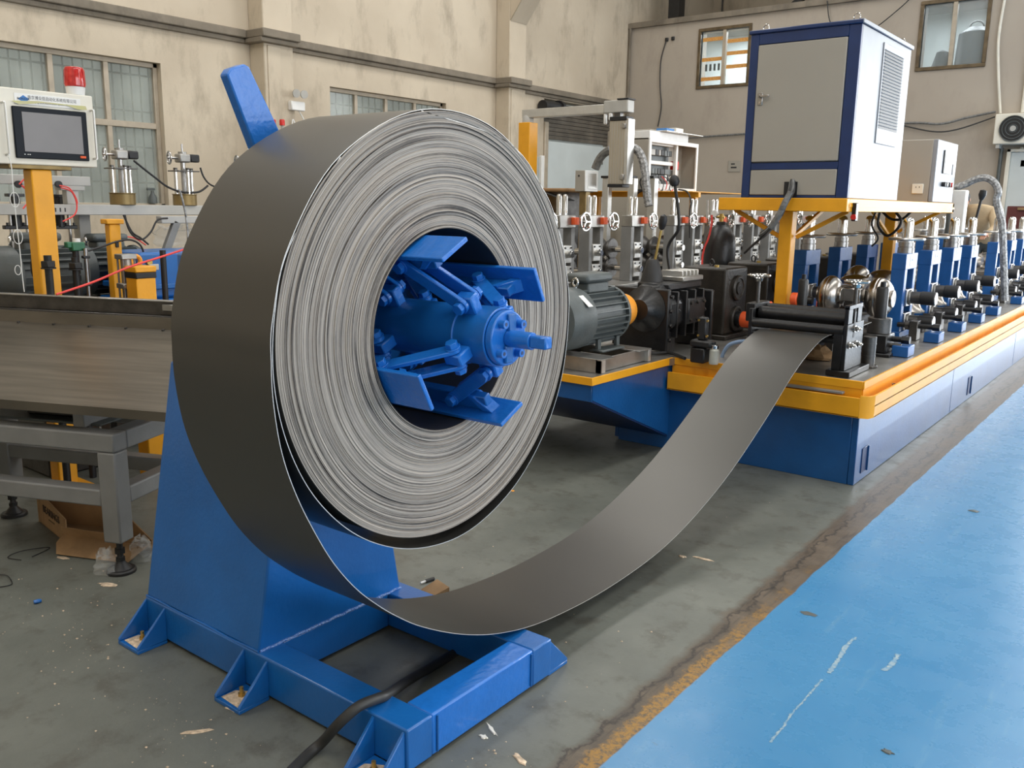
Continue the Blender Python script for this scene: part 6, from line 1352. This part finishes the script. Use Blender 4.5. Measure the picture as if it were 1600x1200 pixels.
# yellow shelf with open electric box
s0 = on(905, 303, 'Y', 10.0); s1 = on(1088, 304, 'Y', 10.0)
t = Thing('yellow_shelf', 'yellow shelf frame carrying the open electric box', 'shelf', ((s0.x+s1.x)/2, 10.0, .86))
t.part('shelf_beam', MB().b(s0.x, s1.x+.05, 9.96, 10.02, s0.z-.035, s0.z+.035), 'yellow', .004); t.part('shelf_top', MB().b(s0.x, s1.x+.05, 9.80, 11.5, s0.z+.025, s0.z+.035), 'yellow', .002)
for x in (s0.x+.2, s1.x-.1): t.part('shelf_leg', MB().b(x-.04, x+.04, 10.1, 10.18, GB, s0.z+.02), 'yellow', .004)
zb = s0.z+.037
EX = -5.5; e0 = on(1016, 215, 'X', EX); e1 = on(1092, 225, 'X', EX); yE0, yE1 = e0.y, e1.y; l0 = on(988, 205, 'Y', yE0); xl = l0.x; zt_ = (e0.z+e1.z)/2; hh = zt_-zb
t = Thing('electric_box', 'open white electric box full of switchgear and wires on the yellow shelf', 'electric box', ((xl+EX)/2, yE0, zb))
t.part('box_side', MB().b(xl, EX-.02, yE0, yE0+.02, zb, zt_), 'cab', .004); t.part('box_side', MB().b(xl, EX-.02, yE1-.02, yE1, zb, zt_), 'cab', .004)
t.part('box_back', MB().b(xl, xl+.02, yE0, yE1, zb, zt_), 'cab', .004); t.part('box_floor', MB().b(xl, EX-.02, yE0, yE1, zb, zb+.02), 'cab', .003); t.part('box_top', MB().b(xl, EX-.02, yE0, yE1, zt_-.02, zt_), 'cab', .003)
t.part('box_frame', MB().b(EX-.02, EX, yE0, yE0+.05, zb, zt_), 'white', .003); t.part('box_frame', MB().b(EX-.02, EX, yE1-.05, yE1, zb, zt_), 'white', .003); t.part('box_frame', MB().b(EX-.02, EX, yE0+.05, yE1-.05, zt_-.05, zt_), 'white', .003); t.part('box_frame', MB().b(EX-.02, EX, yE0+.05, yE1-.05, zb, zb+.05), 'white', .003)
t.part('roof_box', MB().b(xl-.05, EX-.03, yE0+.04, yE1-.25, zt_+.0, zt_+.09), 'white', .005)
wy = yE0+(yE1-yE0)*.60; px_ = EX-.16
t.part('mount_plate', MB().b(px_-.01, px_, yE0+.03, wy, zb+.03, zt_-.03), 'motor', .002); t.part('mount_frame', MB().b(EX-.08, EX-.04, wy-.02, wy+.03, zb+.02, zt_-.03), 'white', .003)
for f_ in (.93, .56, .12): t.part('cable_duct', MB().b(px_, px_+.08, yE0+.05, wy-.02, zb+hh*f_-.025, zb+hh*f_+.02), 'white', .003)
rd = random.Random(8)
for row, f_ in ((0, .76), (1, .40), (2, .28)):
    y = yE0+.07
    while y < wy-.08:
        w_ = rd.choice((.05, .07, .1, .16)); mt_ = rd.choice(('blackp', 'lgrey', 'white', 'motor', 'blackp'))
        t.part('switchgear', MB().b(px_, px_+.07, y, min(y+w_, wy-.04), zb+hh*(f_-.06), zb+hh*(f_+.05)), mt_, .004); y += w_+.012
t.part('red_module', MB().b(px_, px_+.08, wy+.05, wy+.14, zb+hh*.45, zb+hh*.62), 'red', .004); t.part('relay', MB().b(px_, px_+.08, wy+.05, wy+.14, zb+hh*.33, zb+hh*.44), 'lgrey', .004)
for k in range(7):
    y = yE0+.12+.09*k; t.part('wire', MB().tube(smooth_path([(px_+.08, y, zb+hh*.30), (EX-.03, y+.05, zb+hh*.18), (EX+.01, y-.03, zb+hh*.05), (EX+.03, y+.06*(k % 3-1), zb-.02), (EX+.04, y+.1, zb+.03)]), .006, 5), ('rope', 'blackp', 'white', 'gcable')[k % 4])
t = Thing('loose_tray', 'thin grey tray with blue pack lying on top of the open electric box', 'tray', (EX-.2, yE0+.5, zt_+.09)); t.part('tray_plate', MB().b(xl-.0, EX+.06, yE0+.3, yE1-.0, zt_+.092, zt_+.105), 'alu', .003); t.part('blue_pack', MB().b(EX-.2, EX-.05, yE0+.5, yE0+.7, zt_+.105, zt_+.15), 'inkblue', .004); t.part('white_pack', MB().b(EX-.2, EX-.05, yE0+.75, yE0+.95, zt_+.105, zt_+.17), 'cream', .004)
# large vent box behind it
t = Thing('vent_cabinet', 'dark beige cabinet with vent grille between the hanging panel and the open box', 'cabinet', (-6.2, 11.8, GB)); v0 = on(985, 203, 'Y', 11.8); v1 = on(1012, 203, 'Y', 11.8)
t.part('cabinet_shell', MB().b(v0.x-.35, v1.x+.05, 11.8, 12.1, 0, v0.z), 'cab', .006)
for k in range(9): t.part('vent_slot', MB().b(v0.x-.03+.035*k, v0.x-.015+.035*k, 11.79, 11.80, v0.z-.12, v0.z-.02), 'motor')
# conduits
for lab, P in (('black wrapped conduit rising from the meter box to the hanging panel', [(930, 264), (936, 250), (944, 240), (954, 234)]), ('silver wrapped conduit arching from the hanging panel down to the grey stands', [(985, 229), (997, 236), (1004, 250), (1008, 270), (1010, 292), (1012, 312), (1014, 322)])):
    hose('wrapped_conduit', lab, 'hose', [on(x, y, 'Y', 9.1) for x, y in P], .05, 'silver_hose' if 'silver' in lab else 'gcable')
for lab, P in (('looping black wires beside the silver conduit', [(1006, 300), (1000, 285), (1006, 276), (1018, 282), (1024, 300), (1016, 318)]), ('thin cable loop in front of the yellow shelf', [(994, 330), (994, 306), (1006, 298), (1016, 310), (1012, 328)]), ('grey cable arching from the open box down behind the gear lever', [(1060, 296), (1074, 300), (1080, 316), (1078, 330), (1078, 372)])):
    hose('loose_wire', lab, 'cable', [on(x, y, 'Y', 9.74) for x, y in P], .010, 'cable')
# clutter on the floor side: cardboard, pale boards
c = on(872, 298, 'Y', 9.3)
t = Thing('cardboard_sheet', 'brown cardboard sheet behind the coil edge by the chrome screw caps', 'cardboard', (c.x, 9.3, GB)); t.part('sheet', MB().b(c.x-.22, c.x+.22, 9.2, 9.8, c.z-.02, c.z+.03), 'card', .02, 2); t.part('sheet_flap', MB().bar((c.x-.2, 9.22, c.z), (c.x+.25, 9.2, c.z-.12), .2, .01), 'blackp'); t.part('sheet_stand', MB().b(c.x-.15, c.x+.15, 9.25, 9.7, GB, c.z-.02), 'dsteel')
c0, c1_ = on(842, 245, 'Y', 12.5), on(852, 300, 'Y', 12.5)
t = Thing('standing_board', 'pale green board with white edge standing in front of the gate', 'board', (c0.x, 12.5, 0)); t.part('board_leaf', MB().b(c0.x-.14, c0.x+.02, 12.5, 12.56, 0, c0.z), 'board', .004); t.part('board_edge', MB().b(c0.x+.02, c0.x+.07, 12.49, 12.57, 0, c0.z+.02), 'white', .004)
c0 = on(805, 238, 'Y', 12.3)
t = Thing('white_box', 'white box top peeking over the coil edge below the red banner', 'box', (c0.x, 12.3, 0)); t.part('box_body', MB().b(c0.x-.1, c0.x+.2, 12.3, 12.5, 0, c0.z), 'white', .006)
t = Thing('long_pale_rail', 'long pale horizontal rail behind the grey roll stands', 'rail', (-6.6, 9, 0)); t.part('rail', MB().b(-7.25, -7.15, 6.8, 11.7, 1.40, 1.56), 'white', .005)
for y in (7.2, 11.2): t.part('rail_post', MB().b(-7.24, -7.16, y, y+.08, 0, 1.42), 'lgrey', .004)

# ================================================================== WORKER (bent over the far machines)
def person():
    c = on(1524, 330, 'Y', 15.15); x0 = c.x; y0 = 15.15
    stp = Thing('step_platform', 'low grey step platform the worker stands on', 'platform', (x0, y0, 0)); stp.part('step_top', MB().b(x0-.4, x0+.5, y0-.2, y0+.7, .17, .20), 'grey_paint', .005); stp.part('step_leg', MB().b(x0-.4, x0-.35, y0-.2, y0+.7, 0, .17), 'grey_paint'); stp.part('step_leg', MB().b(x0+.45, x0+.5, y0-.2, y0+.7, 0, .17), 'grey_paint')
    t = Thing('person', 'person in a beige shirt bending over the far end of the machines', 'person', (x0, y0, 0.2))
    # joints: pelvis, spine, neck, head, arms, legs (world coordinates)
    pel = Vector((x0+.10, y0+.38, .98)); ch = Vector((x0+.06, y0+.08, 1.42)); nk = Vector((x0-.06, y0-.06, 1.54)); hd_ = Vector((x0-.15, y0-.16, 1.62))
    shl = Vector((x0-.16, y0+.02, 1.46)); shr = Vector((x0+.22, y0+.06, 1.46))
    ell = Vector((x0-.24, y0-.14, 1.24)); elr = Vector((x0+.30, y0-.06, 1.22)); wrl = Vector((x0-.22, y0-.36, 1.14)); wrr = Vector((x0+.24, y0-.30, 1.12))
    hpl, hpr = pel+Vector((-.10, 0, -.04)), pel+Vector((.10, 0, -.04)); knl, knr = hpl+Vector((0, -.08, -.44)), hpr+Vector((0, -.06, -.44)); anl, anr = Vector((knl.x, knl.y+.05, .09)), Vector((knr.x, knr.y+.05, .09))
    tol, tor_ = anl+Vector((0, -.16, -.05)), anr+Vector((0, -.16, -.05))
    up_ = Vector((0, 0, .20))
    for q_ in (pel, ch, nk, hd_, shl, shr, ell, elr, wrl, wrr, hpl, hpr, knl, knr, anl, anr, tol, tor_): q_ += up_
    V_ = [pel, (pel+ch)/2, ch, nk, shl, ell, wrl, shr, elr, wrr, hpl, knl, anl, tol, hpr, knr, anr, tor_]
    E_ = [(0, 1), (1, 2), (2, 3), (2, 4), (4, 5), (5, 6), (2, 7), (7, 8), (8, 9), (0, 10), (10, 11), (11, 12), (12, 13), (0, 14), (14, 15), (15, 16), (16, 17)]
    Rr = [.15, .15, .17, .06, .085, .055, .038, .085, .055, .038, .11, .07, .05, .045, .11, .07, .05, .045]
    me = bpy.data.meshes.new('body'); me.from_pydata([v-t.loc for v in V_], E_, []); o = bpy.data.objects.new('body', me); col.objects.link(o)
    sk = o.modifiers.new('s', 'SKIN'); 
    bpy.context.view_layer.objects.active = o
    if not me.skin_vertices: bpy.ops.mesh.customdata_skin_add()
    for i, r_ in enumerate(Rr): me.skin_vertices[0].data[i].radius = (r_, r_)
    me.skin_vertices[0].data[0].use_root = True
    sb = o.modifiers.new('d', 'SUBSURF'); sb.levels = 2; sb.render_levels = 2
    dg = bpy.context.evaluated_depsgraph_get(); m2 = bpy.data.meshes.new_from_object(o.evaluated_get(dg)); bpy.data.objects.remove(o)
    m2.materials.clear(); m2.materials.append(M['cloth']); m2.materials.append(M['motor']); m2.shade_smooth()
    for p_ in m2.polygons: p_.material_index = 1 if (p_.center+t.loc).z < 1.16 else 0
    b = bpy.data.objects.new('body', m2); col.objects.link(b); b.parent = t.e
    t.part('head', MB().lathe([(0, -.11), (.05, -.10), (.075, -.04), (.082, .02), (.07, .08), (.04, .11), (0, .12)], hd_, hd_+Vector((-.1, -.15, 1)), 18), 'skin')
    t.part('hair', MB().lathe([(.086, -.01), (.088, .03), (.076, .085), (.045, .118), (0, .128)], hd_+Vector((.004, .012, 0)), hd_+Vector((.0, .0, 1)), 18), 'hair')
    t.part('ear', MB().lathe([(0, -.03), (.012, -.02), (.015, 0), (.010, .03), (0, .035)], hd_+Vector((.083, 0, 0)), hd_+Vector((.083, 0, 1)), 8), 'skin')
    for wv, el in ((wrl, ell), (wrr, elr)):
        d = (wv-el).normalized(); hm = MB().tube([wv-d*.01, wv+d*.04, wv+d*.09], .03, 10, [.028, .040, .036])
        u_, v_, _ = basis(d)
        for k in range(4): hm.tube([wv+d*.08+u_*(-.028+.019*k), wv+d*(.115+.008*(k in (1, 2)))+u_*(-.03+.02*k), wv+d*(.135+.01*(k in (1, 2)))+u_*(-.03+.02*k)-Vector((0, 0, .02))], .009, 6)
        hm.tube([wv+d*.03+u_*.03, wv+d*.06+u_*.055, wv+d*.085+u_*.06], .010, 6)
        t.part('hand', hm, 'skin')
person()
